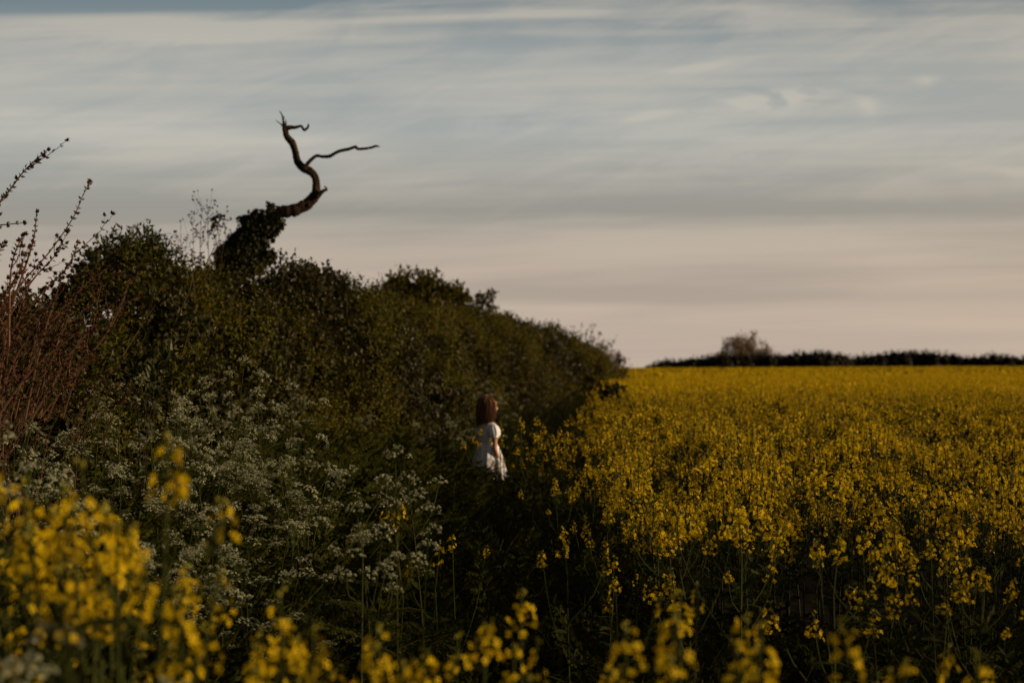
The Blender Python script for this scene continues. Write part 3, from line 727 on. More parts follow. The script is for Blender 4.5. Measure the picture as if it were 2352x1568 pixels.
# ------------------------------------------------------------------ bushes and trees
def bush(name, blobs, label, cat, mat, leafT, lsize, n, stems=(), base=None, spr=.15, up=.5, seed=0, inner=True, group=None):
    rng = np.random.default_rng(seed); blobs = [(np.asarray(c, float), np.asarray(r, float)) for c, r in blobs]
    c0 = blobs[0][0]; bx = base if base is not None else (c0[0], c0[1], float(ground(c0[0], c0[1])))
    root = empty(name, bx); off = -np.array(bx, float); g = Geo(); gs = Geo(); gi = Geo()
    tot = sum(r.prod() ** (2 / 3) for _, r in blobs)
    for c, r in blobs:
        m = int(n * r.prod() ** (2 / 3) / tot); d = rnddir(rng, m, .15); q = rng.uniform(.6, 1.0, m) ** .5
        P = c + d * r * q[:, None]; P += d * (noise3(P, 1.2 / max(r.mean(), .3), seed) * r.mean() * .35)[:, None]
        D = unit(d + rng.normal(size=(m, 3)) * .4 + (0, 0, up)); Ls = spr * rng.uniform(.5, 1.3, m)
        for j in range(7):
            t = (j + .5) / 7; sd_ = rnddir(rng, m); dd = unit(D * .8 + sd_)
            g.scatter(leafT, frames(dd, rnddir(rng, m, .6)), P + D * (Ls * t)[:, None] + off, lsize * rng.uniform(.6, 1.2, m), 0)
        gs.add(*tube(smoothpath([np.array(bx), (np.array(bx) + c) / 2 + rng.normal(size=3) * .1 * r, c + (0, 0, r[2] * .6)], 3) + off, np.linspace(min(.03, r.mean() * .12), .004, 7), 5), 0)
        if inner:
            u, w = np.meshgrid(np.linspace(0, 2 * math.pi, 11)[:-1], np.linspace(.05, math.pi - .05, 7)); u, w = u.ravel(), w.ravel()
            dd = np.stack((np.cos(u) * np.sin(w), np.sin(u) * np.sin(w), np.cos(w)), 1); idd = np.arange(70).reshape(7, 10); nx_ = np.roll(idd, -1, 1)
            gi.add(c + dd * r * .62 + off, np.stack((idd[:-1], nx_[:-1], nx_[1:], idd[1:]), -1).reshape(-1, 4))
    for (a, b, r0) in stems: gs.add(*tube(smoothpath([np.asarray(a), (np.asarray(a) + b) / 2 + rng.normal(size=3) * .04, np.asarray(b)], 3) + off, np.linspace(r0, r0 * .3, 7), 4), 0)
    gs.build('stem', M_TWIG, root); g.build('crown', mat, root)
    if inner: gi.build('shade_core', M_SHADECORE, root, smooth=True)  # added dark cores, the crown's inner shade put into their colour
    return tag(root, label, cat, group)
bush('glossy_shrub', [(at(262, 612, 11.0), (.18, .35, .14)), (at(305, 598, 11.1), (.19, .35, .18)), (at(345, 580, 11.2), (.14, .3, .13)), (at(325, 660, 11.0), (.36, .5, .25)), (at(245, 665, 10.9), (.14, .3, .16))],
     'shrub with long upright leaves poking out of the hedge crest, left of the dead tree', 'shrub', M_GLOSS, LANCE, .055, 520, spr=.12, up=1.0, seed=3)
bush('hawthorn_tree', [(at(935, 678, 27), (.42, .6, .26)), (at(985, 676, 27), (.36, .5, .22)), (at(1035, 690, 27), (.24, .4, .15)), (at(900, 686, 27), (.24, .5, .13)), (at(1064, 686, 27), (.10, .3, .06)), (at(975, 708, 27), (.7, .6, .26))],
     'round crowned tree rising above the middle hedge, sky showing through its right side', 'tree', M_HEDGE2, LEAF2, .10, 620, spr=.22, seed=5, inner=False)
bush('hawthorn_bush', [(at(1120, 690, 29), (.10, .2, .10)), (at(1108, 706, 29), (.2, .2, .12))], 'small leafy shoot above the hedge crest right of the round crown', 'shrub', M_HEDGE2, LEAF2, .08, 60, spr=.15, seed=6, inner=False)
def twigbush(name, starts, label, cat, barkm, leafm, leafT, lsize, r0, seed, kids=5, leafn=6, base=None, spread=.5, opposite=True, grand=True, group=None, foot=None, slim=0):
    """stems given as lists of points, side twigs and leaves along them"""
    rng = np.random.default_rng(seed); bx = base if base is not None else starts[0][0]; root = empty(name, tuple(float(q) for q in bx)); off = -np.asarray(bx, float)
    gb, gl = Geo(), Geo()
    kids0 = kids
    def grow(pts, r, lvl):
        pts = smoothpath(pts, 4); n = len(pts); L = np.linalg.norm(np.diff(pts, axis=0), axis=1).sum()
        if lvl: pts[1:-1] += rng.normal(size=(n - 2, 3)) * L * .012
        gb.add(*tube(pts + off, np.linspace(r, r * .35, n), 5 if lvl == 0 else 3), 0)
        T = unit(np.gradient(pts, axis=0))
        k = max(2, int(leafn * L / .3)); ts = np.linspace(.25 if lvl == 0 else .1, 1, k)
        for t in ts:
            i = min(n - 1, int(t * (n - 1))); f = t * (n - 1) - i; p = pts[i] + (pts[min(i + 1, n - 1)] - pts[i]) * f
            s = rng.normal(size=3); s = s - s.dot(T[i]) * T[i]; s /= np.linalg.norm(s)
            ss = [s, -s] if opposite else [s]
            for q in ss:
                d = (T[i] * rng.uniform(.8, 1.4) + q)[None]; nn_ = int(rng.integers(1, 3))
                gl.scatter(leafT, frames(np.repeat(d, nn_, 0) + rng.normal(size=(nn_, 3)) * .25, rnddir(rng, nn_, .3)), np.repeat((p + q * r * .5)[None], nn_, 0) + off, lsize * rng.uniform(.6, 1.3, nn_), 0)
        nn_ = 4; gl.scatter(leafT, frames(T[-1][None] + rng.normal(size=(nn_, 3)) * .3, rnddir(rng, nn_)), np.repeat(pts[-1:], nn_, 0) + off, np.full(nn_, lsize * 1.2), 0)
        if lvl < (2 if grand else 1):
            for _ in range(int(kids * (L / .6)) if lvl == 0 else int(rng.integers(1, 4))):
                i = int(rng.integers(int(n * .15), max(int(n * .15) + 1, int(n * .85)))); s = rng.normal(size=3); s -= s.dot(T[i]) * T[i]; s /= np.linalg.norm(s)
                l = L * rng.uniform(.15, .38) * (.8 if lvl else 1); e = pts[i] + (T[i] + s * spread * 1.4 + (0, 0, .25)) * l * .75
                grow([pts[i], (pts[i] + e) / 2 + s * l * .06, e], r * .5, lvl + 1)
    if foot is not None: gb.add(*tube(np.array([bx, foot]) + off, (r0 * 1.5, r0), 5), 0)
    for i_, s in enumerate(starts):
        kids = kids0 * (.3 if i_ < slim else 1); grow(s, r0 * rng.uniform(.7, 1.2), 0)
    gb.build('branches', barkm, root); gl.build('leaves', leafm, root)
    return tag(root, label, cat, group)
BUDT = (LEAF2[0] * (1, .8, 1.5), LEAF2[1])
def L_(pp, d): return [at(a, b, d) for a, b in pp]
# red budding bush at the left edge
st = [L_([(-60, 700), (-10, 490), (20, 440), (60, 388), (108, 346)], 5.3), L_([(-30, 760), (50, 650), (110, 583), (165, 505), (190, 450), (205, 420)], 5.4),
      L_([(20, 720), (62, 600), (78, 545), (84, 490)], 5.5), L_([(-60, 520), (0, 517), (52, 512)], 5.3), L_([(-20, 830), (80, 690), (150, 620), (178, 560)], 5.6),
      L_([(0, 760), (70, 650), (115, 600), (150, 560)], 5.7), L_([(40, 900), (120, 740), (190, 660), (245, 615)], 5.9), L_([(20, 800), (25, 620), (50, 545)], 5.2),
      L_([(-50, 760), (-10, 600), (10, 560)], 5.4), L_([(60, 950), (170, 800), (250, 720), (320, 680)], 6.0), L_([(90, 960), (180, 850), (260, 740), (300, 640)], 6.2)]
rng = np.random.default_rng(12)
for i in range(24):
    x1 = rng.uniform(-60, 235); ytop = np.interp(x1, [-60, 60, 150, 190, 240], [560, 600, 620, 660, 740]) + rng.uniform(0, 160); x0 = x1 - rng.uniform(60, 190); d = rng.uniform(5.0, 6.4)
    st.append(L_([(x0, 960), (x0 + (x1 - x0) * .45, (960 + ytop) / 2 - 15), (x1, ytop)], d))
bxy = at(-40, 900, 5.6); gz = float(ground(bxy[0], bxy[1]))
starts = []
for s in st: starts.append(s)
for k in range(9): starts.append([np.array((bxy[0] + rng.normal() * .15, bxy[1] + rng.normal() * .2, gz)), (np.array((bxy[0], bxy[1], gz)) + st[k][0]) / 2 + rng.normal(size=3) * .08, st[k][0]])
twigbush('red_bush', starts, 'leggy bush with dark red budding twigs at the left edge', 'bush', M_RED, M_REDBUD, BUDT, .0165, .0045, 21, kids=4.6, leafn=9, slim=5, base=np.array((bxy[0], bxy[1], gz)))
# tangle of orange brown twigs with small leaves below it
rng = np.random.default_rng(13); st = []
for i in range(46):
    x1 = rng.uniform(-20, 330); ytop = np.interp(x1, [0, 150, 250, 330], [690, 740, 760, 800]) + rng.uniform(0, 170); x0 = x1 - rng.uniform(80, 220); d = rng.uniform(6.0, 7.0)
    st.append(L_([(x0, 1000 + rng.uniform(-40, 60)), (x0 + (x1 - x0) * .5, (980 + ytop) / 2 - 30), (x1, ytop)], d))
bxy = at(60, 950, 6.5); gz = float(ground(bxy[0], bxy[1]))
twigbush('bramble_thicket', st, 'tangle of orange brown twigs with tiny leaves beneath the red bush', 'thicket', M_BROWN, M_BRLEAF, LEAF2, .018, .0035, 22, kids=3, leafn=7, base=np.array((bxy[0], bxy[1], gz)))
# bare sapling left of the dead tree
st = [L_([(480, 640), (478, 540), (476, 462)], 14.2), L_([(450, 640), (444, 560), (440, 488)], 14.4), L_([(420, 640), (416, 570), (415, 510)], 14.3), L_([(490, 640), (500, 560), (515, 500)], 14.1),
      L_([(465, 640), (460, 570), (462, 500)], 14.3), L_([(505, 640), (512, 570), (528, 530)], 14.2), L_([(438, 640), (430, 590), (408, 545)], 14.2)]
twigbush('bare_sapling', st, 'thin nearly bare sapling on the hedge crest just left of the leaning dead tree', 'sapling', M_BROWN, M_IVY, LEAF2, .018, .004, 23, kids=9, leafn=3.2, base=np.array((at(470, 640, 14.2)[0], 14.2, float(ground(-3.1, 14.2)))), opposite=False, foot=at(470, 640, 14.2))
bush('ivy_clump', [(at(492, 512, 14.0), (.04, .04, .022)), (at(506, 500, 14.0), (.035, .03, .014)), (at(487, 532, 14.0), (.016, .02, .04))],
     'small dark leaf clump hanging in the bare sapling', 'leaf clump', M_IVY, IVY, .028, 34, spr=.03, seed=9, inner=False, base=tuple(at(494, 530, 14.0)))
# broad leaved sapling in front of the hedge
st = [L_([(330, 1000), (345, 900), (352, 822)], 7.2), L_([(335, 1000), (370, 880), (378, 830)], 7.1), L_([(320, 1000), (305, 900), (290, 850)], 7.2)]
for s in st: s.insert(0, np.array((at(330, 1000, 7.2)[0], 7.2, float(ground(at(330, 1000, 7.2)[0], 7.2)))))
twigbush('broad_leaf_sapling', st, 'small sapling with large drooping green leaves over the cow parsley, left', 'sapling', M_TWIG, M_GLOSS, (LANCE[0] * (1, 1.4, 2.5), LANCE[1]), .055, .004, 24, kids=2, leafn=2.6, base=st[0][0], grand=False)
# shrub of upright twigs at the far hedge end
st = []
rng = np.random.default_rng(15)
for (x1, y1) in [(1335, 752), (1352, 745), (1366, 758), (1382, 748), (1378, 775), (1400, 782), (1350, 770), (1320, 762), (1392, 800), (1408, 806), (1340, 775), (1365, 790), (1310, 765), (1385, 815), (1400, 825), (1370, 775), (1390, 790)]:
    x1 -= 16; x0 = x1 * .5 + 1324 * .5 - 8; st.append([at(x0 - 2, 835, 52), at((x0 + x1) / 2, (830 + y1) / 2, 52), at(x1, y1, 52)])
twigbush('blackthorn_bush', st, 'spiky shrub with loose upright shoots against the sky at the hedge end', 'shrub', M_BROWN, M_HEDGE2, LEAF2, .065, .012, 25, kids=1.2, leafn=2.4, base=np.array((at(1350, 830, 52)[0], 52., 0.)), opposite=False, foot=at(1350, 830, 52))
bush('dark_bush', [(at(1412, 900, 24), (.15, .2, .10)), (at(1392, 904, 24), (.1, .2, .10))], 'small dark weed clump in the corner of the field below the hedge end', 'weed clump', M_IVY, LEAF2, .06, 70, spr=.08, seed=12)
def tree(name, base, h, wx, label, seed, leaf, lsz, ln, trunk=.3, fork=4, lev=5, group=None, barkm=None, leafm=None, squeeze=1.0):
    rng = np.random.default_rng(seed); root = empty(name, tuple(float(q) for q in base)); gb, gl = Geo(), Geo(); tips = []
    def br(p, d, L, r, lv):
        q = p + d * L; m_ = (p + q) / 2 + rng.normal(size=3) * L * .06
        gb.add(*tube([p, m_, q], (r, r * .8, r * .6), 5 if lv > 3 else 3), 0)
        if lv == 0: tips.append(q); return
        for k in range(fork if lv == lev else int(rng.integers(2, 4))):
            s = rng.normal(size=3); s[0] *= wx; dd = unit(d * 1.0 + s * .55 + (0, 0, .12)); br(q if rng.random() < .7 else m_, dd, L * rng.uniform(.62, .85), r * .6, lv - 1)
    br(np.zeros(3), np.array((0.02, 0, 1.0)), h * .24, trunk, lev)
    T = np.array(tips); T_ = np.repeat(T, ln, 0); T_ = T_ + rng.normal(size=T_.shape) * h * .03; m = len(T_)
    zmax = T[:, 2].max(); k_ = h / zmax
    gl.scatter(leaf, frames(rnddir(rng, m), rnddir(rng, m)), T_, lsz * rng.uniform(.6, 1.3, m), 0)
    o1 = gb.build('trunk', barkm or M_TWIG, root); o2 = gl.build('crown', leafm or M_FARTREE, root)
    for o in (o1, o2): o.scale = (k_ * squeeze, k_ * squeeze, k_)
    return tag(root, label, 'tree', group)
def gp(px, y): p = at(px, HORY, y); return np.array((p[0], y, float(ground(p[0], y))))
tree('pale_tree', gp(1712, 338), at(1710, 766, 338)[2] - gp(1712, 338)[2], .9, 'pale leafing tree with the tallest crown above the far woodland, its middle trunk', 31, LEAF2, .46, 8, squeeze=.72)
tree('pale_tree', gp(1677, 338), at(1677, 777, 338)[2] - gp(1677, 338)[2], 1.0, 'left and lower of the pale leafing trees above the far woodland', 32, LEAF2, .46, 8, squeeze=.72)
tree('pale_tree', gp(1750, 340), at(1750, 786, 340)[2] - gp(1750, 340)[2], .8, 'right and smallest of the pale leafing trees above the far woodland', 33, LEAF2, .46, 8, squeeze=.72)
tree('pale_tree', gp(1412, 120), at(1412, 806, 120)[2] - gp(1412, 120)[2], .9, 'hazy bare tree just behind the far end of the hedge', 34, LEAF2, .10, 3, trunk=.08, squeeze=.6)
tree('bare_tree', gp(835, 34), at(835, 632, 34)[2] - gp(835, 34)[2], 1.3, 'bare twiggy crown showing above the hedge left of the round crowned tree', 35, LEAF2, .05, 3, trunk=.07)
tree('bare_tree', gp(860, 35), at(872, 636, 35)[2] - gp(860, 35)[2], 1.3, 'second bare twiggy crown, lower and nearer the round crowned tree', 36, LEAF2, .05, 3, trunk=.07)
def wood(name, prof, y, label, seed):
    rng = np.random.default_rng(seed); xs_ = [p[0] for p in prof]; ts = [p[1] - 6 for p in prof]; root = empty(name, tuple(gp(xs_[0], y))); off = -np.array(root.location); g, gi = Geo(), Geo()
    px = xs_[0]
    while px < xs_[-1]:
        yy = y + rng.uniform(-8, 8); b = gp(px, yy); zt = at(px, np.interp(px, xs_, ts) + rng.uniform(-2, 3), yy)[2]; hh = max(1.0, (zt - b[2]) / 2); r = np.array((rng.uniform(1.2, 2.6), 2.5, hh)); c = b + (0, 0, hh)
        m = 260; d = rnddir(rng, m); P = c + d * r * rng.uniform(.85, 1.05, (m, 1)); g.scatter(LEAF2, frames(rnddir(rng, m), d), P + off, rng.uniform(.35, .8, m), 0)
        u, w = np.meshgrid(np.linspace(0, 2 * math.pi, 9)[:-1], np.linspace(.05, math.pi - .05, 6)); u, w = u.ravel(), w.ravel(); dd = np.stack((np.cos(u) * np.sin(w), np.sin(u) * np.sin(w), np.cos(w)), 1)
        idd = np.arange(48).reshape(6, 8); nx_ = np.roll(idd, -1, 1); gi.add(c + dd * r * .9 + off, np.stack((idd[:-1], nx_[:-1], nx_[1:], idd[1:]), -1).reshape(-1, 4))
        px += rng.uniform(8, 18)
    g.build('crowns', M_WOOD, root); gi.build('shade_core', M_SHADECORE, root)  # crowns over added near-black cores that stand in for inner shade
    root['kind'] = 'stuff'; return tag(root, label, 'woodland')
wood('woodland', [(1490, 840), (1510, 834), (1540, 829), (1600, 824), (1640, 818), (1760, 814), (1880, 810), (1935, 815), (1955, 826)], 320, 'long low dark woodland on the horizon beneath the pale trees', 41)
wood('woodland', [(1962, 824), (1975, 818), (2020, 811), (2100, 808), (2180, 812), (2220, 822), (2260, 818), (2300, 816), (2352, 822), (2600, 818)], 330, 'dark woodland on the horizon reaching the right edge of the view', 42)

# ------------------------------------------------------------------ leaning dead tree
def Z8(zx, zy): return ((500 + zx / 3.484) * .9408, (250 + zy / 3.484) * .9408)
DT = 15.2; PXM = DT / FPX * .9408 / 3.484                    # metres per zoomed pixel
def limb(pts, dz=0.0, k=5, rough=.10, seed=1, sides=10, extra=None):
    P = [at(*Z8(a, b), DT + dz * i) for i, (a, b, w) in enumerate(pts)]; r = [w * .56 * PXM for a, b, w in pts]
    if extra is not None: P = [extra[0]] + P; r = [extra[1]] + r
    P = smoothpath(P, k); n = len(P); r = np.interp(np.linspace(0, len(r) - 1, n), range(len(r)), r)
    rg = np.random.default_rng(seed); r = r * (1 + rg.normal(size=n) * .05 * (r > .05)); P = P + rg.normal(size=P.shape) * r[:, None] * .05 * (r > .05)[:, None]
    return tube(P, r, sides, rg, rough * .45, lobes=.10)
main = [(250, 1330, 130), (350, 1140, 120), (450, 1050, 105), (600, 948, 84), (700, 925, 92), (800, 902, 92), (880, 858, 90), (940, 795, 78), (946, 720, 58), (940, 645, 56), (900, 592, 60), (842, 562, 62),
        (792, 505, 56), (770, 420, 50), (742, 345, 54), (695, 290, 46), (680, 225, 44), (668, 160, 16), (658, 110, 11), (634, 72, 4)]
bp = at(*Z8(250, 1330), DT); base = np.array((bp[0] - .5, DT, float(ground(bp[0] - .5, DT))))
root = empty('dead_tree', tuple(base)); off = -base
g = Geo(); V, F = limb(main, .01, extra=(base, .30), k=6, sides=16, rough=.07); g.add(V + off, F); g.build('trunk', M_BARK, root, smooth=True)
for i, (b, nm) in enumerate([([(852, 556, 34), (880, 515, 32), (915, 480, 28), (952, 455, 24), (1000, 462, 25), (1060, 458, 27), (1110, 430, 24), (1150, 412, 25), (1220, 398, 24), (1280, 380, 24), (1300, 396, 22), (1350, 396, 21), (1410, 388, 18), (1455, 374, 18), (1488, 378, 6)], 'branch'),
              ([(690, 222, 38), (730, 214, 34), (770, 215, 24), (820, 203, 20), (838, 230, 22), (855, 234, 20), (880, 205, 18), (880, 182, 5)], 'branch'),
              ([(955, 800, 40), (985, 775, 34), (1012, 752, 26), (1035, 742, 22), (1026, 722, 12), (1014, 712, 4)], 'branch'),
              ([(672, 215, 16), (645, 185, 9), (625, 170, 7), (604, 152, 3)], 'branch'), ([(690, 200, 14), (692, 170, 9), (688, 148, 3)], 'branch'),
              ([(1278, 384, 10), (1282, 372, 8), (1288, 364, 3)], 'branch'), ([(668, 150, 9), (676, 128, 6), (672, 118, 3)], 'branch'), ([(752, 340, 12), (762, 326, 7), (766, 320, 3)], 'branch')]):
    g = Geo(); V, F = limb(b, 0, seed=5 + i, k=4, sides=8); g.add(V + off, F); g.build(nm, M_BARK, root, smooth=True)
for a, b, da, db, w in [(905, 600, -40, -18, 16), (790, 500, -28, 6, 12), (775, 440, 30, -16, 10), (700, 300, -24, -8, 9), (946, 700, 24, -6, 12), (880, 858, 8, 34, 14), (700, 925, -10, -34, 10), (1060, 458, 8, 22, 7), (1180, 405, 10, -20, 6), (760, 215, 6, -20, 6), (735, 330, 26, -8, 8)]:
    g = Geo(); V, F = limb([(a, b, w), (a + da * .55, b + db * .55, w * .75), (a + da, b + db, w * .4)], 0, seed=int(a), k=2, sides=6); g.add(V + off, F); g.build('broken_twig', M_BARK, root, smooth=True)
# ivy sleeve
rng = np.random.default_rng(55); g = Geo()
line = np.array([(520, 1050, 70), (540, 1100, 45), (470, 1180, 60), (260, 1180, 50), (380, 1040, 45), (590, 960, 40), (545, 975, 52), (500, 1000, 60), (450, 1035, 78), (560, 1020, 50), (420, 1080, 90), (500, 1090, 72), (350, 1130, 85), (440, 1150, 95), (320, 1200, 95), (400, 1230, 110), (260, 1260, 110), (340, 1300, 130), (190, 1250, 50), (240, 1340, 150), (330, 1370, 150), (430, 1360, 110), (180, 1380, 100), (440, 1300, 60), (548, 1308, 26), (150, 1290, 45)])
for a, b, w in line:
    w = max(w - 38, 14)
    c = at(*Z8(a, b), DT); m = int(60 + w * 10); d = rnddir(rng, m); P = c + d * w * PXM * rng.uniform(.2, 1.02, (m, 1)) * (1, 1.2, 1)
    for j in range(4): g.scatter(IVY, frames(rnddir(rng, m, -.5), d + rng.normal(size=(m, 3)) * .4), P + rng.normal(size=(m, 3)) * .03 + off, rng.uniform(.022, .042, m), 0)
for a, b, l in [(640, 1000, 50), (635, 1050, 40), (600, 1090, 45), (560, 1130, 40), (530, 1170, 45), (500, 1200, 40), (570, 940, -75), (568, 905, -35), (490, 950, -25), (330, 1030, -45), (370, 985, -35), (400, 960, -28), (440, 945, -20), (650, 1020, 35), (310, 1000, -25)]:
    c = at(*Z8(a, b), DT); e = at(*Z8(a + rs.uniform(-8, 8), b + l), DT); m = 22; t = rng.uniform(0, 1, (m, 1)); g.scatter(IVY, frames(rnddir(rng, m, -.8), rnddir(rng, m)), c + (e - c) * t + rng.normal(size=(m, 3)) * .018 + off, rng.uniform(.03, .055, m), 0)
g.build('ivy', M_IVY, root)
g = Geo()
for pp in ([(450, 1000), (420, 950), (380, 970), (300, 985)], [(440, 1040), (360, 1010), (300, 1000)]):
    g.add(*tube(smoothpath([at(*Z8(*q), DT) for q in pp], 3) + off, .008, 3), 0)
g.build('ivy_shoot', M_TWIG, root)
tag(root, 'leaning dead tree with crooked bare limbs and an ivy covered foot, above the hedge', 'dead tree')

# ------------------------------------------------------------------ the girl
def simple(name, col, rough=.6, sub=0.0, sheen=0.0, spec=.3):
    m = bpy.data.materials.new(name); m.use_nodes = True; b = m.node_tree.nodes['Principled BSDF']
    b.inputs['Base Color'].default_value = (*col, 1); b.inputs['Roughness'].default_value = rough; b.inputs['Specular IOR Level'].default_value = spec
    if sub: b.inputs['Subsurface Weight'].default_value = sub; b.inputs['Subsurface Radius'].default_value = (.02, .008, .004)
    if sheen: b.inputs['Sheen Weight'].default_value = sheen
    return m
M_SKIN = simple('skin', (.42, .22, .14), .55, .1)
M_DRESS = noisemat('white_cotton', (.82, .82, .90), (.88, .88, .95), 25, .8, .12, .1)
M_HAIR = leafmat('brown_hair', [(.13, .062, .028), (.24, .12, .05), (.085, .04, .02)], 0, .4, .5)
M_EYE = simple('eye', (.06, .04, .03), .2); M_LIP = simple('lip', (.35, .13, .10), .5)
GP = at(1122, HORY, 13.5); GZ0 = float(ground(GP[0], 13.5))
groot = empty('person', (GP[0], 13.5, GZ0), rad(-55)); HS = (at(1122, 905, 13.5)[2] - GZ0) / 1.17; groot.scale = (HS, HS, HS)
tag(groot, 'girl in a white short sleeved dress, long brown hair, seen from behind by the hedge', 'person')
HT_ = rad(-30)                                   # the head turns further to her right
def hd(x, y, z): return (x * math.cos(HT_) - y * math.sin(HT_), x * math.sin(HT_) + y * math.cos(HT_), z)
bm = bmesh.new(); sk = bm.verts.layers.skin.verify()
def V_(p, r, r2=None, rootv=False):
    q = bm.verts.new(p); q[sk].radius = (r, r2 or r); q[sk].use_root = rootv; return q
def chain(v0, items):
    for p, r in items:
        q = V_(p, *(r if isinstance(r, tuple) else (r,))); bm.edges.new((v0, q)); v0 = q
    return v0
pel = V_((0, 0, .58), .085, .07, True)
ch = chain(pel, [((0, .005, .66), (.075, .062)), ((0, .0, .75), (.082, .066)), ((0, -.005, .84), (.085, .062)), ((0, -.005, .90), (.05, .045)), ((0, .0, .945), .028)])
hb = chain(ch, [(hd(0, .008, .985), .045), (hd(0, .012, 1.03), .068), (hd(0, .005, 1.085), .078), (hd(0, 0, 1.125), .052)])
face = [v for v in bm.verts if abs(v.co.z - 1.03) < .001][0]
chain(face, [(hd(0, .092, 1.035), .009)])                                   # nose
for sx in (-1, 1): chain(face, [(hd(sx * .078, -.005, 1.04), .014)])        # ears
sh = [v for v in bm.verts if abs(v.co.z - .84) < .001][0]
def hand(w, d, fr, side):
    """palm, four unequal bent fingers and a thumb; w wrist vertex, d pointing down the arm"""
    d = Vector(d).normalized(); a = Vector(fr).normalized(); b = d.cross(a).normalized(); p = w.co
    palm = V_(p + d * .030, .014, .009); bm.edges.new((w, palm)); kn = V_(p + d * .052, .015, .008); bm.edges.new((palm, kn))
    for i, L in enumerate((.030, .034, .032, .025)):
        o = a * (.011 * (1.5 - i)); c = b * side
        f1 = V_(kn.co + o + d * .008, .0052); bm.edges.new((kn, f1))
        f2 = V_(f1.co + d * L * .55 + c * .004, .0046); bm.edges.new((f1, f2)); f3 = V_(f2.co + d * L * .35 + c * .010, .0038); bm.edges.new((f2, f3))
    t1 = V_(palm.co + a * .018 + d * .004, .0065); bm.edges.new((palm, t1)); t2 = V_(t1.co + a * .010 + d * .020 + b * side * .004, .0052); bm.edges.new((t1, t2))
# right arm hangs with the hand at the skirt; left elbow bent with the hand before the belly
ra = chain(sh, [((.095, -.005, .855), .034), ((.120, -.01, .80), .029), ((.130, -.015, .72), .025), ((.135, -.02, .665), .022), ((.140, .012, .58), .020), ((.142, .03, .505), .0145)])
hand(ra, (.02, .12, -1), (0, 1, .1), -1)
la = chain(sh, [((-.095, -.005, .855), .034), ((-.125, -.015, .80), .029), ((-.15, -.03, .72), .025), ((-.158, -.03, .67), .022), ((-.135, .045, .635), .019), ((-.09, .105, .615), .0145)])
hand(la, (.7, .6, -.1), (.2, .1, 1), 1)
for sx in (-1, 1):
    ft = chain(pel, [((sx * .05, .0, .52), .062), ((sx * .055, .0, .42), .052), ((sx * .057, .005, .31), .040), ((sx * .058, -.005, .20), .038), ((sx * .06, -.008, .09), .025), ((sx * .06, -.01, .045), .024)])
    chain(ft, [((sx * .066, .04, .025), .022), ((sx * .072, .095, .018), .018)])
    chain(ft, [((sx * .06, -.035, .022), .02)])
me = bpy.data.meshes.new('body'); bm.to_mesh(me); bm.free(); me.materials.append(M_SKIN)
body = bpy.data.objects.new('body', me); COL.objects.link(body); body.parent = groot
md = body.modifiers.new('skin', 'SKIN'); md.use_smooth_shade = True; body.modifiers.new('sub', 'SUBSURF').levels = 2; body.modifiers['sub'].render_levels = 2
# dress: bodice, gathered waist, flared tiered skirt
def lathe(prof, nseg, wob, seed, y_off=lambda z: 0.0):
    rg = np.random.default_rng(seed); V, F = [], []; ph = rg.uniform(0, 6.28, 4)
    for i, (z, rx, ry, w) in enumerate(prof):
        for k in range(nseg):
            a = 2 * math.pi * k / nseg; f = 1 + w * (math.sin(9 * a + ph[0] + z * 3) * .5 + math.sin(14 * a + ph[1] - z * 5) * .35 + math.sin(4 * a + ph[2]) * .4)
            k_ = 1.0; V.append((math.cos(a) * rx * f * k_, math.sin(a) * ry * f * k_ + y_off(z), z))
    for i in range(len(prof) - 1):
        for k in range(nseg): k2 = (k + 1) % nseg; F.append((i * nseg + k, i * nseg + k2, (i + 1) * nseg + k2, (i + 1) * nseg + k))
    return np.array(V), np.array(F)
prof = [(.905, .045, .04, 0), (.90, .062, .052, 0), (.885, .085, .066, 0), (.86, .102, .075, .004), (.82, .108, .080, .006), (.77, .102, .080, .01), (.725, .096, .078, .02), (.705, .093, .076, .03), (.695, .096, .079, .05),
        (.67, .112, .092, .07), (.62, .132, .112, .08), (.56, .150, .132, .09), (.50, .168, .150, .10), (.455, .180, .162, .10), (.450, .186, .168, .11), (.445, .182, .164, .12), (.41, .196, .178, .13), (.375, .205, .186, .15), (.365, .207, .188, .16), (.372, .200, .181, .16), (.45, .172, .155, .12)]
g = Geo(); g.add(*lathe(prof, 96, 1, 4)); dress = g.build('dress', M_DRESS, groot, smooth=True)
def sleeve(sx):
    top = np.array((sx * .075, -.005, .885)); el = np.array((sx * (.132 if sx > 0 else .140), -.014, .755)); d = unit(el - top); a = unit(np.cross(d, (0, 1, 0))); b = np.cross(d, a); V, F = [], []
    rr = [(0, .022), (.06, .042), (.2, .060), (.4, .070), (.6, .073), (.78, .068), (.88, .052), (.93, .040), (.94, .041), (1.0, .044), (1.02, .041), (.96, .034)]; n = 40
    L = np.linalg.norm(el - top)
    for t, r in rr:
        for k in range(n):
            an = 2 * math.pi * k / n; f = 1 + .07 * math.sin(11 * an) * (t > .1) + .04 * math.sin(5 * an + 1)
            V.append(top + d * L * t + (a * math.cos(an) + b * math.sin(an)) * r * f * .82)
    for i in range(len(rr) - 1):
        for k in range(n): k2 = (k + 1) % n; F.append((i * n + k, i * n + k2, (i + 1) * n + k2, (i + 1) * n + k))
    g = Geo(); g.add(V, F); return g.build('sleeve', M_DRESS, dress, smooth=True)
sleeve(1); sleeve(-1)
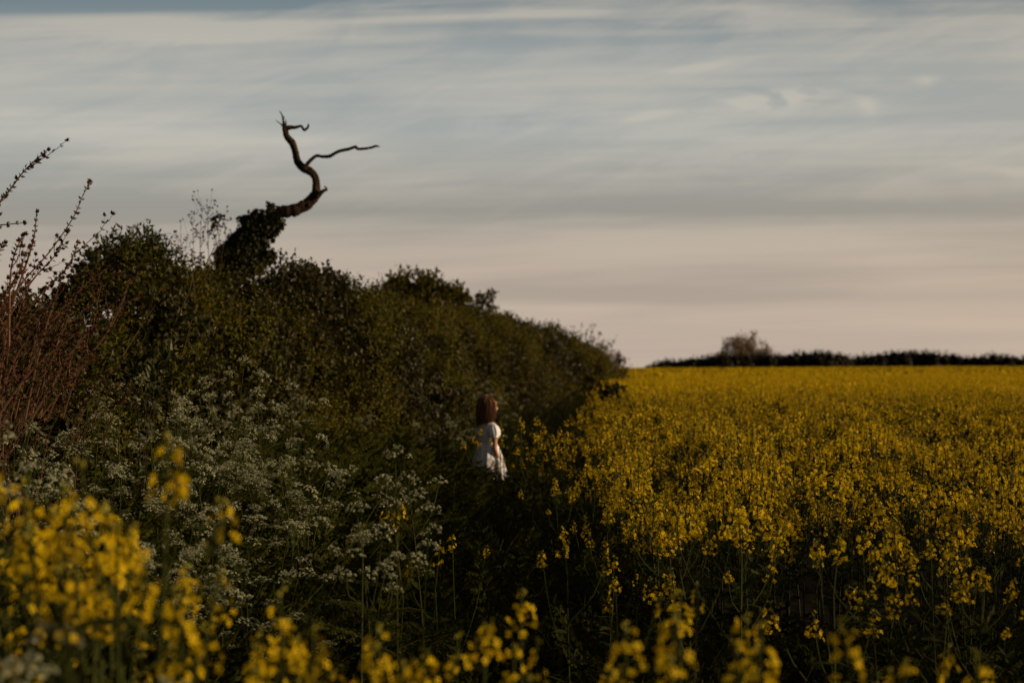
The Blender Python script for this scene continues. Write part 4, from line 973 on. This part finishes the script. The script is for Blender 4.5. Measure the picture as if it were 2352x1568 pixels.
# hair: a grooved shell over head and shoulder blades, with loose locks over it
rg = np.random.default_rng(8)
def hairpt(a, t, r_=0.0):
    """a: angle round the head (0 = back), t: 0 crown .. 1 tip"""
    fr = abs(a) / math.pi
    L = .305 - .055 * fr
    if t < .32:
        q = t / .32 * math.pi / 2; rad_ = .088 * math.sin(q) + .004; z = 1.082 + .088 * math.cos(q)
    else:
        q = (t - .32) / .68; rad_ = .092 + .012 * math.sin(q * math.pi * .8) - .012 * q ** 2; z = 1.082 - q * (L - .085)
    rad_ += r_ ; x = math.sin(a) * rad_ * .98; y = -math.cos(a) * rad_ * (1.08 if abs(a) < 1.6 else .98)
    if z < .93: y -= .012 * (.93 - z) / .1; 
    return hd(x, y - .004, z)
na, nt_ = 90, 26; V, F = [], []; grooves = rg.normal(size=na) * .0035
amax = 2.15
for j in range(nt_ + 1):
    for i in range(na):
        a = -amax + 2 * amax * i / (na - 1); t = j / nt_ * (1 - .05 * abs(math.sin(i * .9)) * (j > nt_ - 4)); V.append(hairpt(a, t, grooves[i] * min(1, t * 2.5) + .002 * math.sin(i * 1.7 + j * .4)))
for j in range(nt_):
    for i in range(na - 1): F.append((j * na + i, j * na + i + 1, (j + 1) * na + i + 1, (j + 1) * na + i))
g = Geo(); g.add(V, F); hair = g.build('hair', M_HAIR, groot, smooth=True)
g = Geo()
for k in range(520):
    a = rg.uniform(-amax - .12, amax + .12); t0 = rg.uniform(.02, .45); t1 = rg.uniform(.75, 1.06); sw = rg.normal() * .10; ro = rg.uniform(-.001, .006) + (.006 if abs(a) > 1.9 else 0)
    pts = [hairpt(a + sw * (s - t0) ** 2, s, ro + .004 * math.sin(k + s * 7)) for s in np.linspace(t0, t1, 8)]
    g.add(*tube(pts, np.linspace(.0018, .0007, 8), 3), 0)
g.build('hair_locks', M_HAIR, hair)
def ball(c, r, nm, m, par):
    b = bmesh.new(); bmesh.ops.create_uvsphere(b, u_segments=12, v_segments=8, radius=r); me = bpy.data.meshes.new(nm); b.to_mesh(me); b.free(); me.materials.append(m)
    for p in me.polygons: p.use_smooth = True
    o = bpy.data.objects.new(nm, me); COL.objects.link(o); o.parent = par; o.location = c; return o
for sx in (-1, 1): ball(hd(sx * .03, .068, 1.05), .010, 'eye', M_EYE, body)
lo = ball(hd(0, .073, 1.0), .013, 'mouth', M_LIP, body); lo.scale = (1, .5, .35); lo.rotation_euler = (0, 0, HT_)
